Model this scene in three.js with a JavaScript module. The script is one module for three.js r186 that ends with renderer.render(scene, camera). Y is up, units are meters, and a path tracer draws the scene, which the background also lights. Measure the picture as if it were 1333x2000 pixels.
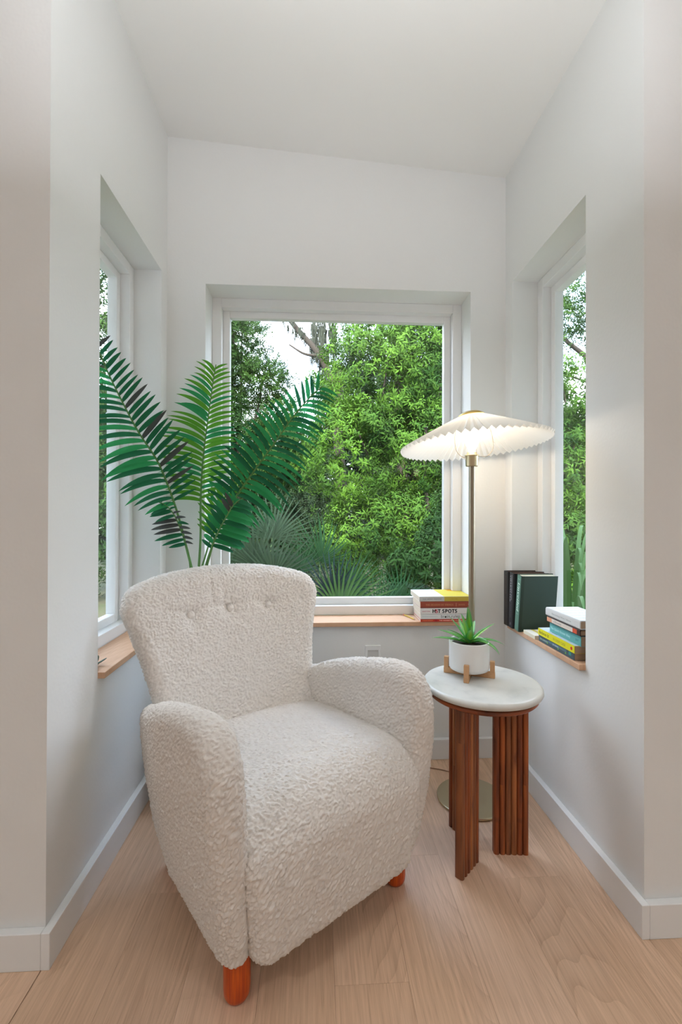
import * as THREE from 'three';
import { mergeGeometries, mergeVertices } from 'three/addons/utils/BufferGeometryUtils.js';
import { RoundedBoxGeometry } from 'three/addons/geometries/RoundedBoxGeometry.js';
import { ImprovedNoise } from 'three/addons/math/ImprovedNoise.js';
import { RectAreaLightUniformsLib } from 'three/addons/lights/RectAreaLightUniformsLib.js';

// ---------------------------------------------------------------- camera, sky, sun, exposure
const scene = new THREE.Scene();
const renderer = new THREE.WebGLRenderer({ antialias: true });
renderer.toneMapping = THREE.LinearToneMapping;
renderer.toneMappingExposure = 1.25;
renderer.shadowMap.enabled = true;
RectAreaLightUniformsLib.init();

const camera = new THREE.PerspectiveCamera(96.73, 1333 / 2000, 0.05, 200);
camera.rotation.order = 'YXZ';
camera.position.set(0, 1.15, 0);
camera.rotation.set(0.0049, -0.0557, 0.0029);

const SUN = 9.5, SKY = 5.6, DOWN = 6.2, BULB = 0.2, UP_FILL = 96.0;
const N = new ImprovedNoise();
const noise = (x, y, z) => N.noise(x, y, z);
{ // sky: pale summer blue with soft cloud, the same all round
  const W = 1024, H = 512, data = new Float32Array(W * H * 4);
  for (let j = 0; j < H; j++) for (let i = 0; i < W; i++) {
    const th = (i / W) * Math.PI * 2, el = ((j + 0.5) / H - 0.5) * Math.PI;
    const c = Math.cos(el), p = [c * Math.cos(th), Math.sin(el), c * Math.sin(th)];
    const up = Math.max(0, Math.sin(el)), k = Math.pow(1 - up, 2.2);
    let n = 0, a = 1;
    for (let o = 0; o < 4; o++) { const f = 2.4 * 2 ** o; n += a * noise(p[0] * f + 7, p[1] * f * 1.6, p[2] * f + 3); a *= 0.55; }
    const cl = THREE.MathUtils.smoothstep(n, -0.25, 0.6) * 0.8, q = 4 * (j * W + i);
    const sky = [0.45 + 0.34 * k, 0.65 + 0.26 * k, 0.96 + 0.06 * k];
    for (let m = 0; m < 3; m++) data[q + m] = sky[m] * (1 - cl) + [1.42, 1.45, 1.5][m] * cl;
    data[q + 3] = 1;
  }
  const t = new THREE.DataTexture(data, W, H, THREE.RGBAFormat, THREE.FloatType);
  t.mapping = THREE.EquirectangularReflectionMapping; t.magFilter = THREE.LinearFilter; t.minFilter = THREE.LinearFilter; t.needsUpdate = true;
  scene.background = t; scene.environment = t;
  scene.backgroundIntensity = SKY; scene.environmentIntensity = SKY;
}
const sun = new THREE.DirectionalLight(new THREE.Color(1, 0.95, 0.86), SUN);
sun.position.set(-1.2, 9, 6); sun.target.position.set(1, 1, -8);
sun.castShadow = true; sun.shadow.mapSize.set(4096, 4096);
Object.assign(sun.shadow.camera, { left: -16, right: 16, top: 16, bottom: -16, near: 0.5, far: 60 });
scene.add(sun, sun.target);

// ---------------------------------------------------------------- helpers
let seed = 12345;
const rnd = () => { seed |= 0; seed = (seed + 0x6d2b79f5) | 0; let t = Math.imul(seed ^ (seed >>> 15), 1 | seed); t = (t + Math.imul(t ^ (t >>> 7), 61 | t)) ^ t; return ((t ^ (t >>> 14)) >>> 0) / 4294967296; };
const rr = (a, b) => a + (b - a) * rnd();
const V = (x, y, z) => new THREE.Vector3(x, y, z);
const used = {};
function numbered(n) { used[n] = (used[n] ?? -1) + 1; return used[n] ? n + '_' + String(used[n]).padStart(3, '0') : n; }
function shade(o) { o.traverse((m) => { if (m.isMesh) { m.castShadow = true; m.receiveShadow = true; } }); return o; }
function thing(name, label, category, pos = [0, 0, 0], group) {
  const o = new THREE.Group(); o.name = numbered(name); o.position.set(...pos);
  o.userData = { label, category }; if (group) o.userData.group = group;
  scene.add(o); return o;
}
function struct(name) { const o = new THREE.Group(); o.name = name; o.userData.kind = 'structure'; scene.add(o); return o; }
function part(name, geo, mat, parent, pos) {
  if (Array.isArray(geo)) geo = merge(geo);
  const m = new THREE.Mesh(geo, mat);
  if (parent) { parent.userData.count ??= {}; const c = parent.userData.count; c[name] = (c[name] ?? -1) + 1; m.name = c[name] ? name + '_' + String(c[name]).padStart(3, '0') : name; parent.add(m); }
  else { m.name = numbered(name); scene.add(m); }
  if (pos) m.position.set(...pos);
  return m;
}
function sub(name, parent, pos) {
  const g = new THREE.Group(); parent.userData.count ??= {}; const c = parent.userData.count; c[name] = (c[name] ?? -1) + 1;
  g.name = c[name] ? name + '_' + String(c[name]).padStart(3, '0') : name; parent.add(g); if (pos) g.position.set(...pos); return g;
}
function merge(list) {
  const all = list.map((g) => { const q = g.index ? g.toNonIndexed() : g.clone(); for (const k of Object.keys(q.attributes)) if (!['position', 'normal', 'uv'].includes(k)) q.deleteAttribute(k);
    if (!q.attributes.uv) q.setAttribute('uv', new THREE.BufferAttribute(new Float32Array(q.attributes.position.count * 2), 2)); return q; });
  return mergeGeometries(all);
}
const bx = (x0, x1, y0, y1, z0, z1, r = 0.0015) => new RoundedBoxGeometry(x1 - x0, y1 - y0, z1 - z0, 1, Math.min(r, (x1 - x0) / 2.1, (y1 - y0) / 2.1, (z1 - z0) / 2.1)).translate((x0 + x1) / 2, (y0 + y1) / 2, (z0 + z1) / 2);
const hard = (x0, x1, y0, y1, z0, z1) => new THREE.BoxGeometry(x1 - x0, y1 - y0, z1 - z0).translate((x0 + x1) / 2, (y0 + y1) / 2, (z0 + z1) / 2);
const lathe = (pts, seg = 48) => new THREE.LatheGeometry(pts.map((p) => new THREE.Vector2(p[0], p[1])), seg);
function tube(points, radius, seg = 16, sides = 6) { // tapered tube along a smooth curve
  const c = new THREE.CatmullRomCurve3(points.map((p) => (p.isVector3 ? p : V(...p)))), fr = c.computeFrenetFrames(seg, false), pos = [], nor = [], uv = [], idx = [];
  const len = c.getLength();
  for (let i = 0; i <= seg; i++) {
    const p = c.getPointAt(i / seg), r = typeof radius === 'function' ? radius(i / seg) : radius;
    for (let k = 0; k <= sides; k++) {
      const a = (k / sides) * Math.PI * 2, n = fr.normals[i].clone().multiplyScalar(Math.cos(a)).addScaledVector(fr.binormals[i], Math.sin(a));
      pos.push(p.x + n.x * r, p.y + n.y * r, p.z + n.z * r); nor.push(n.x, n.y, n.z); uv.push(k / sides, (i / seg) * len);
      if (i < seg && k < sides) { const q = i * (sides + 1) + k; idx.push(q, q + 1, q + sides + 1, q + 1, q + sides + 2, q + sides + 1); }
    }
  }
  const g = new THREE.BufferGeometry();
  g.setAttribute('position', new THREE.Float32BufferAttribute(pos, 3)); g.setAttribute('normal', new THREE.Float32BufferAttribute(nor, 3)); g.setAttribute('uv', new THREE.Float32BufferAttribute(uv, 2)); g.setIndex(idx);
  return g;
}
const std = (o) => new THREE.MeshStandardMaterial(o);
const phys = (o) => new THREE.MeshPhysicalMaterial(o);
const lin = (r, g, b) => new THREE.Color().setRGB(r, g, b);
function tex(w, h, f, srgb = true) { // f(u, v) -> [r, g, b] 0..1
  const d = new Uint8Array(w * h * 4);
  for (let j = 0; j < h; j++) for (let i = 0; i < w; i++) { const c = f((i + 0.5) / w, (j + 0.5) / h), q = 4 * (j * w + i); d[q] = 255 * Math.min(1, Math.max(0, c[0])); d[q + 1] = 255 * Math.min(1, Math.max(0, c[1])); d[q + 2] = 255 * Math.min(1, Math.max(0, c[2])); d[q + 3] = 255; }
  const t = new THREE.DataTexture(d, w, h); t.wrapS = t.wrapT = THREE.RepeatWrapping; t.magFilter = THREE.LinearFilter; t.minFilter = THREE.LinearMipmapLinearFilter; t.generateMipmaps = true; t.anisotropy = 8;
  if (srgb) t.colorSpace = THREE.SRGBColorSpace; t.needsUpdate = true; return t;
}
const mixc = (a, b, t) => [a[0] + (b[0] - a[0]) * t, a[1] + (b[1] - a[1]) * t, a[2] + (b[2] - a[2]) * t];

// ---------------------------------------------------------------- materials
const wallBump = tex(256, 256, (u, v) => { const s = 6.283; let n = 0.5 + 0.3 * noise(Math.cos(u * s) * 9, Math.sin(u * s) * 9, v * 60) * Math.min(1, 8 * Math.min(v, 1 - v)); return [n, n, n]; }, false);
wallBump.repeat.set(2, 2);
const M = {
  wall: std({ color: lin(0.785, 0.785, 0.765), roughness: 0.9, bumpMap: wallBump, bumpScale: 0.0004 }),
  ceiling: std({ color: lin(0.82, 0.815, 0.79), roughness: 0.95 }),
  trim: std({ color: lin(0.80, 0.80, 0.785), roughness: 0.45 }),
  vinyl: std({ color: lin(0.82, 0.82, 0.81), roughness: 0.4 }),
  glass: phys({ color: 0xffffff, roughness: 0, metalness: 0, transmission: 1, thickness: 0, ior: 1.36, side: THREE.DoubleSide }),
  dark: std({ color: lin(0.08, 0.06, 0.05), roughness: 0.9 }),
  brass: std({ color: lin(0.62, 0.52, 0.34), roughness: 0.28, metalness: 1 }),
  steel: std({ color: lin(0.36, 0.31, 0.24), roughness: 0.32, metalness: 1 }),
  leaf: (c, t = 0.35) => phys({ color: c, roughness: 0.75, transmission: t, thickness: 0, side: THREE.DoubleSide, specularIntensity: 0.25 }),
  bark: std({ color: lin(0.04, 0.032, 0.024), roughness: 0.95 }),
};
function oak(sd, light, dark, contrast = 1) {
  return (u, v) => {
    const x = u * 1.0, y = v * 1.0;
    const w = noise(x * 1.3 + sd, y * 1.1, sd * 3.1) * 1.0 + noise(x * 2.6, y * 1.9 + sd, 7 + sd) * 0.14 + 0.03 * noise(x * 9, y * 7, sd);
    let ring = (x * 2.6 + w * 2.6) * 5.5; ring -= Math.floor(ring);
    const cat = Math.pow(ring, 3.0);
    const fib = 0.5 + 0.5 * noise(x * 70 + sd * 11, y * 6, 3.3) + 0.4 * noise(x * 190, y * 16, sd);
    const pore = Math.max(0, noise(x * 130 + 5, y * 26 + sd, 9.1) - 0.2) * 1.2;
    const zone = Math.min(1, Math.max(0.12, 0.5 + 1.3 * noise(x * 1.2 + 3, y * 1.0, sd + 11)));
    const tone = 0.5 + 0.5 * noise(x * 1.5 + 20, y * 0.8, sd + 2);
    const t = Math.min(1, Math.max(0, contrast * (0.2 * cat * zone + 0.32 * fib + 0.3 * pore + 0.22 * tone) - 0.04));
    return mixc(light, dark, t);
  };
}
const floorMats = [0, 1, 2, 3].map((k) => {
  const l = [[0.92, 0.785, 0.665], [0.905, 0.77, 0.65], [0.93, 0.795, 0.675], [0.895, 0.76, 0.64]][k], d = [[0.615, 0.475, 0.37], [0.605, 0.465, 0.36], [0.63, 0.49, 0.385], [0.595, 0.455, 0.35]][k];
  return std({ map: tex(384, 1536, oak(k * 5.7 + 1.3, l, d)), roughness: 0.34 });
});
function reedTex(sd, light, dark) { return tex(128, 1024, (u, v) => { const f = 0.5 + 0.5 * noise(u * 14 + sd, v * 5, sd), g = 0.5 + 0.5 * noise(u * 5 + 3, v * 2.2 + sd, 1.7), k = noise(u * 3 + 9, v * 7 + sd * 2, sd); const knot = k > 0.45 ? (k - 0.45) * 3 : 0; return mixc(light, dark, Math.min(1, 0.75 * f * f + 0.7 * g * g + knot)); }); }
const reedMats = [[[0.74, 0.40, 0.18], [0.34, 0.15, 0.07]], [[0.68, 0.34, 0.14], [0.30, 0.13, 0.06]], [[0.76, 0.48, 0.27], [0.42, 0.22, 0.12]], [[0.62, 0.37, 0.21], [0.33, 0.18, 0.11]]].map((c, k) => std({ map: reedTex(k * 3.3 + 0.7, ...c), roughness: 0.42 }));
const sillMat = std({ map: tex(256, 1024, oak(31.7, [0.86, 0.70, 0.57], [0.70, 0.50, 0.36], 0.9)), roughness: 0.5 });
const standMat = std({ map: tex(128, 256, oak(44.1, [0.84, 0.66, 0.48], [0.66, 0.46, 0.30], 0.9)), roughness: 0.6 });
const orangeWood = std({ map: tex(128, 512, (u, v) => mixc([0.86, 0.38, 0.05], [0.66, 0.22, 0.02], Math.min(1, Math.max(0, 0.5 + 0.6 * noise(Math.cos(u * 6.283) * 7, Math.sin(u * 6.283) * 7, v * 3) + 0.25 * noise(u * 60, v * 6, 2))))), roughness: 0.35 });
const marble = std({ map: tex(512, 512, (u, v) => { let n = 0, a = 1, f = 3; for (let o = 0; o < 5; o++) { n += a * Math.abs(noise(u * f + 4, v * f + 2, o * 3.7)); a *= 0.55; f *= 2.1; } const vein = Math.pow(Math.max(0, 1 - n * 1.5), 2); const c = 0.5 + 0.5 * noise(u * 4, v * 4, 8); return mixc([0.86, 0.855, 0.83], [0.70, 0.70, 0.68], Math.min(1, 0.55 * vein + 0.35 * c * c)); }), roughness: 0.3 });

// ---------------------------------------------------------------- room shell
const XL = -0.6876, XR = 0.9082, ZB = -2.134, ZF = -1.2112, TH = 0.205;
const ceilY = (x) => 2.838 - 0.0769 * x;
const SILL = 0.647, HEAD = 2.215, HEADS = 2.232;
function wallShape(pts, hole) { const s = new THREE.Shape(pts.map((p) => new THREE.Vector2(...p))); if (hole) s.holes.push(new THREE.Path(hole.map((p) => new THREE.Vector2(...p)))); return s; }
const ext = (s, d) => new THREE.ExtrudeGeometry(s, { depth: d, bevelEnabled: false });
const WB = [-0.512, 0.7377], WS = [-2.06, -1.484];
{
  const back = ext(wallShape([[XL, -0.3], [XR, -0.3], [XR, ceilY(XR) + 0.03], [XL, ceilY(XL) + 0.03]], [[WB[0], SILL - 0.02], [WB[0], HEAD], [WB[1], HEAD], [WB[1], SILL - 0.02]]), TH).translate(0, 0, ZB - TH);
  const w = part('wall_back', back, M.wall); w.userData.kind = 'structure';
  // side walls: shape drawn in (−z, y), extruded outward
  const side = (x, sgn, name) => {
    const g = ext(wallShape([[-(ZB - TH), -0.3], [-ZF, -0.3], [-ZF, ceilY(x) + 0.04], [-(ZB - TH), ceilY(x) + 0.04]], [[-WS[0], SILL - 0.02], [-WS[0], HEADS], [-WS[1], HEADS], [-WS[1], SILL - 0.02]]), TH);
    g.rotateY(Math.PI / 2); // (a, b, c) -> (c, b, -a): shape x = −z
    g.translate(sgn < 0 ? x - TH : x, 0, 0);
    const m = part(name, g, M.wall); m.userData.kind = 'structure';
  };
  side(XL, -1, 'wall_left'); side(XR, 1, 'wall_right');
  const fl = ext(wallShape([[-2.8, -0.3], [XL - TH, -0.3], [XL - TH, ceilY(XL - TH) + 0.03], [-2.8, ceilY(-2.8) + 0.03]]), 0.2).translate(0, 0, ZF - 0.2);
  part('wall_front_left', fl, M.wall).userData.kind = 'structure';
  const fr = ext(wallShape([[XR + TH, -0.3], [2.8, -0.3], [2.8, ceilY(2.8) + 0.03], [XR + TH, ceilY(XR + TH) + 0.03]]), 0.2).translate(0, 0, ZF - 0.2);
  part('wall_front_right', fr, M.wall).userData.kind = 'structure';
  part('wall_room_left', hard(-3.0, -2.8, -0.3, 3.2, ZF - 0.2, 4.0), M.wall).userData.kind = 'structure';
  part('wall_room_right', hard(2.8, 3.0, -0.3, 3.2, ZF - 0.2, 4.0), M.wall).userData.kind = 'structure';
  const rear = ext(wallShape([[-2.8, -0.3], [2.8, -0.3], [2.8, ceilY(2.8) + 0.03], [-2.8, ceilY(-2.8) + 0.03]]), 0.2).translate(0, 0, 3.8);
  part('wall_room_rear', rear, M.wall).userData.kind = 'structure';
  const cs = new THREE.Shape([[-3.2, ceilY(-3.2)], [3.2, ceilY(3.2)], [3.2, ceilY(3.2) + 0.18], [-3.2, ceilY(-3.2) + 0.18]].map((p) => new THREE.Vector2(...p)));
  part('ceiling', ext(cs, 6.6).translate(0, 0, -2.55), M.ceiling).userData.kind = 'structure';
}
{ // floor: subfloor and every plank
  const f = struct('floor');
  part('subfloor', hard(-2.8, 2.8, -0.12, -0.0125, ZF - 0.0, 3.8), M.dark, f);
  part('subfloor', hard(XL, XR, -0.12, -0.0125, ZB, ZF), M.dark, f);
  const PW = 0.184, geos = {};
  const plank = (w, l, uo, vo) => {
    const g = new RoundedBoxGeometry(w - 0.0003, 0.012, l - 0.0003, 1, 0.0004), p = g.attributes.position, uv = g.attributes.uv;
    for (let i = 0; i < p.count; i++) uv.setXY(i, (p.getX(i) + w / 2) / 0.42 + uo, (p.getZ(i) + l / 2) / 1.55 + vo);
    return g;
  };
  const X0 = 0.05 - PW * 15;
  for (let k = 0; k < 31; k++) {
    let x0 = X0 + k * PW, x1 = x0 + PW;
    if (x1 < -2.8 || x0 > 2.8) continue;
    const inside = x1 > XL + 0.0005 && x0 < XR - 0.0005; // this row runs on into the nook
    let z = ZF; const rows = [];
    if (inside) { const first = ZB + [0.72, 1.31, 0.45, 1.02, 0.61, 1.22][k % 6]; rows.push([ZB, first]); z = first; }
    else { const first = ZF + [0.5, 0.95, 0.3, 0.75][k % 4]; rows.push([ZF, first]); z = first; }
    while (z < 3.8 - 0.01) { const e = Math.min(3.8, z + 1.22); rows.push([z, e]); z = e; }
    for (const [a, b] of rows) {
      let p0 = Math.max(x0, -2.8), p1 = Math.min(x1, 2.8), za = a;
      if (a < ZF) { p0 = Math.max(p0, XL); p1 = Math.min(p1, XR); }
      if (p1 - p0 < 0.01 || b - za < 0.02) continue;
      const m = part('plank', plank(p1 - p0, b - za, rnd(), rnd()), floorMats[Math.floor(rnd() * 4)], f, [(p0 + p1) / 2, -0.006, (za + b) / 2]);
    }
    if (inside && (x0 < XL - 0.001 || x1 > XR + 0.001)) // the sliver of a board that stays in front of the nook
      for (const [a, b] of rows) if (a < ZF && b > ZF + 0.005) { const p0 = x0 < XL ? x0 : XR, p1 = x0 < XL ? XL : x1; part('plank', plank(p1 - p0, b - ZF, rnd(), rnd()), floorMats[k % 4], f, [(p0 + p1) / 2, -0.006, (ZF + b) / 2]); }
  }
}
{ // baseboards: flat board with an eased top edge
  const bb = (name, x0, x1, z0, z1) => { part(name, bx(x0, x1, 0, 0.093, z0, z1, 0.002), M.trim).userData.kind = 'structure'; };
  const T = 0.0222;
  bb('baseboard_left', XL, XL + T, ZB + T, ZF + T);
  bb('baseboard_right', XR - T, XR, ZB + T, ZF + T);
  bb('baseboard_back', XL, XR, ZB, ZB + T);
  bb('baseboard_front_left', -2.8, XL, ZF, ZF + T);
  bb('baseboard_front_right', XR, 2.8, ZF, ZF + T);
}
// windows: local frame x along the wall, y up, z towards the room; face of the flange at z = 0
function makeWindow(name, w, y0, y1, depth, sillOut) {
  const g = struct(name);
  const FL = 0.045, ST = 0.04, SA = 0.034;
  const ring = (a, i, z0, z1, mat, nm, r = 0.002) => part(nm, [bx(a, i, y0 + a, y1 - a, z0, z1, r), bx(w - i, w - a, y0 + a, y1 - a, z0, z1, r), bx(i, w - i, y1 - i, y1 - a, z0, z1, r), bx(i, w - i, y0 + a, y0 + i, z0, z1, r)], mat, g);
  ring(0, FL, -0.082, 0, M.vinyl, 'frame');
  ring(FL, FL + SA, -0.075, -ST, M.vinyl, 'sash');
  ring(FL, FL + SA - 0.004, -0.082, -0.0755, M.vinyl, 'outer_stop');
  const i = FL + SA - 0.006;
  const p = part('pane', new THREE.PlaneGeometry(w - 2 * i, y1 - y0 - 2 * i).translate(w / 2, (y0 + y1) / 2, -0.058), M.glass, g);
  const s = bx(0, w, y0 - 0.02, y0, 0, depth + sillOut, 0.002), pa = s.attributes.position, uv = s.attributes.uv;
  for (let k = 0; k < pa.count; k++) uv.setXY(k, pa.getZ(k) / 0.5, pa.getX(k) / 1.4);
  part('sill', s, sillMat, g).userData.label = 'pale oak window sill board';
  part('sill_support', hard(0, w, y0 - 0.021, y0 - 0.0195, -0.082, 0), M.vinyl, g);
  return g;
}
{
  const b = makeWindow('window_1', WB[1] - WB[0], SILL, HEAD, 0.136, 0.022); b.position.set(WB[0], 0, -2.27);
  const l = makeWindow('window_2', WS[1] - WS[0], SILL, HEADS, 0.1194, 0.022); l.rotation.y = Math.PI / 2; l.position.set(-0.807, 0, WS[1]);
  const r = makeWindow('window_3', WS[1] - WS[0], SILL, HEADS, 0.1218, 0.022); r.rotation.y = -Math.PI / 2; r.position.set(1.03, 0, WS[0]);
}
// recessed ceiling lights out of view; the front pair placed to light the nook
{
  const lens = std({ color: 0xffffff, emissive: new THREE.Color(1, 0.80, 0.58), emissiveIntensity: DOWN ? 3 : 0 });
  const where = [[-1.9, 1.0, 'left one of the two nearest the nook, placed to light it'], [1.9, 1.0, 'right one of the two nearest the nook, placed to light it'], [0.07, 2.75, 'the one near the rear wall']];
  for (const [x, z, w] of where) {
    const y = ceilY(x), t = thing('unseen_recessed_light', 'unseen round recessed ceiling light with white trim, ' + w, 'ceiling light', [x, y, z]);
    t.rotation.z = -0.0767;
    part('trim_ring', lathe([[0.062, 0.0], [0.062, -0.006], [0.085, -0.006], [0.088, -0.003], [0.088, 0.002], [0.062, 0.002]], 40), M.trim, t);
    part('lens', new THREE.CylinderGeometry(0.0615, 0.0615, 0.003, 40).translate(0, -0.0015, 0), lens, t);
    const s = new THREE.SpotLight(new THREE.Color(0.95, 0.97, 1), DOWN, 0, 1.35, 0.9, 2); s.position.set(x, y - 0.02, z); s.target.position.set(x, 0, z - 0.05);
    s.castShadow = true; s.shadow.radius = 3; scene.add(s, s.target);
  }
}

{ // added fill uplight, out of view: a shallow dish that throws its light onto the ceiling
  const t = thing('added_fill_uplight', 'shallow white dish light added out of view as fill, shining at the ceiling', 'ceiling light', [0.1, 1.97, -0.38]);
  part('dish', lathe([[0, -0.045], [0.12, -0.04], [0.19, -0.02], [0.21, 0.0], [0.206, 0.002], [0.185, -0.012], [0, -0.02]], 56), M.trim, t);
  part('fill_lamp_panel', hard(-0.12, 0.12, -0.0185, -0.006, -0.12, 0.12), std({ color: 0xffffff, emissive: new THREE.Color(1, 0.97, 0.93), emissiveIntensity: UP_FILL ? 2 : 0 }), t);
  for (const [x, z] of [[-0.19, 0], [0.095, 0.1645], [0.095, -0.1645]]) part('wire', tube([[x, -0.02, z], [x * 0.5, 0.42, z * 0.5], [0, 0.82, 0]], 0.0015, 4, 5), M.steel, t);
  part('canopy', lathe([[0, 0.858], [0.06, 0.858], [0.06, 0.83], [0.05, 0.815], [0, 0.81]], 32), M.trim, t);
  const r = new THREE.RectAreaLight(new THREE.Color(0.93, 0.98, 1.05), UP_FILL, 0.24, 0.24); r.position.set(0.1, 1.97 - 0.004, -0.38); r.lookAt(0.1, 5, -0.38); scene.add(r);
}

// ---------------------------------------------------------------- signed-distance modelling
function surfaceNets(sdf, lo, hi, h) {
  const nx = Math.ceil((hi[0] - lo[0]) / h) + 1, ny = Math.ceil((hi[1] - lo[1]) / h) + 1, nz = Math.ceil((hi[2] - lo[2]) / h) + 1, B = 8;
  const val = new Float32Array(nx * ny * nz), at = (i, j, k) => i + nx * (j + ny * k), diag = B * h * 0.87 * 1.6;
  for (let k0 = 0; k0 < nz; k0 += B) for (let j0 = 0; j0 < ny; j0 += B) for (let i0 = 0; i0 < nx; i0 += B) {
    const d = sdf(lo[0] + (i0 + B / 2) * h, lo[1] + (j0 + B / 2) * h, lo[2] + (k0 + B / 2) * h), far = Math.abs(d) > diag;
    for (let k = k0; k < Math.min(nz, k0 + B); k++) for (let j = j0; j < Math.min(ny, j0 + B); j++) for (let i = i0; i < Math.min(nx, i0 + B); i++)
      val[at(i, j, k)] = far ? d : sdf(lo[0] + i * h, lo[1] + j * h, lo[2] + k * h);
  }
  const id = new Int32Array(nx * ny * nz).fill(-1), pos = [], idx = [];
  for (let k = 0; k < nz - 1; k++) for (let j = 0; j < ny - 1; j++) for (let i = 0; i < nx - 1; i++) {
    let n = 0; for (let c = 0; c < 8; c++) if (val[at(i + (c & 1), j + ((c >> 1) & 1), k + (c >> 2))] < 0) n++;
    if (n === 0 || n === 8) continue;
    let sx = 0, sy = 0, sz = 0, m = 0;
    for (let c = 0; c < 8; c++) for (let ax = 0; ax < 3; ax++) {
      if (c & (1 << ax)) continue; const e = c | (1 << ax);
      const a = val[at(i + (c & 1), j + ((c >> 1) & 1), k + (c >> 2))], b = val[at(i + (e & 1), j + ((e >> 1) & 1), k + (e >> 2))];
      if (a < 0 === b < 0) continue; const t = a / (a - b);
      sx += (c & 1) + (ax === 0 ? t : 0); sy += ((c >> 1) & 1) + (ax === 1 ? t : 0); sz += (c >> 2) + (ax === 2 ? t : 0); m++;
    }
    id[at(i, j, k)] = pos.length / 3; pos.push(lo[0] + (i + sx / m) * h, lo[1] + (j + sy / m) * h, lo[2] + (k + sz / m) * h);
  }
  const quad = (a, b, c, d, f) => { if (a < 0 || b < 0 || c < 0 || d < 0) return; f ? idx.push(a, b, c, a, c, d) : idx.push(a, c, b, a, d, c); };
  for (let k = 1; k < nz - 1; k++) for (let j = 1; j < ny - 1; j++) for (let i = 1; i < nx - 1; i++) {
    const v = val[at(i, j, k)] < 0;
    if (v !== val[at(i + 1, j, k)] < 0) quad(id[at(i, j - 1, k - 1)], id[at(i, j, k - 1)], id[at(i, j, k)], id[at(i, j - 1, k)], v);
    if (v !== val[at(i, j + 1, k)] < 0) quad(id[at(i - 1, j, k - 1)], id[at(i - 1, j, k)], id[at(i, j, k)], id[at(i, j, k - 1)], v);
    if (v !== val[at(i, j, k + 1)] < 0) quad(id[at(i - 1, j - 1, k)], id[at(i, j - 1, k)], id[at(i, j, k)], id[at(i - 1, j, k)], v);
  }
  const g = new THREE.BufferGeometry(); g.setAttribute('position', new THREE.Float32BufferAttribute(pos, 3)); g.setIndex(idx); g.computeVertexNormals(); return g;
}
const len2 = (a, b) => Math.hypot(Math.max(a, 0), Math.max(b, 0)), len3 = (a, b, c) => Math.hypot(Math.max(a, 0), Math.max(b, 0), Math.max(c, 0));
function polySDF(pts) { // signed distance to a closed polygon
  return (x, y) => {
    let d = 1e9, s = 1;
    for (let i = 0, j = pts.length - 1; i < pts.length; j = i++) {
      const [ax, ay] = pts[i], [bx_, by] = pts[j], ex = bx_ - ax, ey = by - ay, wx = x - ax, wy = y - ay, t = Math.min(1, Math.max(0, (wx * ex + wy * ey) / (ex * ex + ey * ey)));
      d = Math.min(d, (wx - ex * t) ** 2 + (wy - ey * t) ** 2);
      const c1 = y >= ay, c2 = y < by, c3 = ex * wy > ey * wx; if ((c1 && c2 && c3) || (!c1 && !c2 && !c3)) s = -s;
    }
    return s * Math.sqrt(d);
  };
}
const smax = (a, b, k) => { const h = Math.max(k - Math.abs(a - b), 0) / k; return Math.max(a, b) + h * h * k * 0.25; };
const smin = (a, b, k) => -smax(-a, -b, k);

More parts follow.
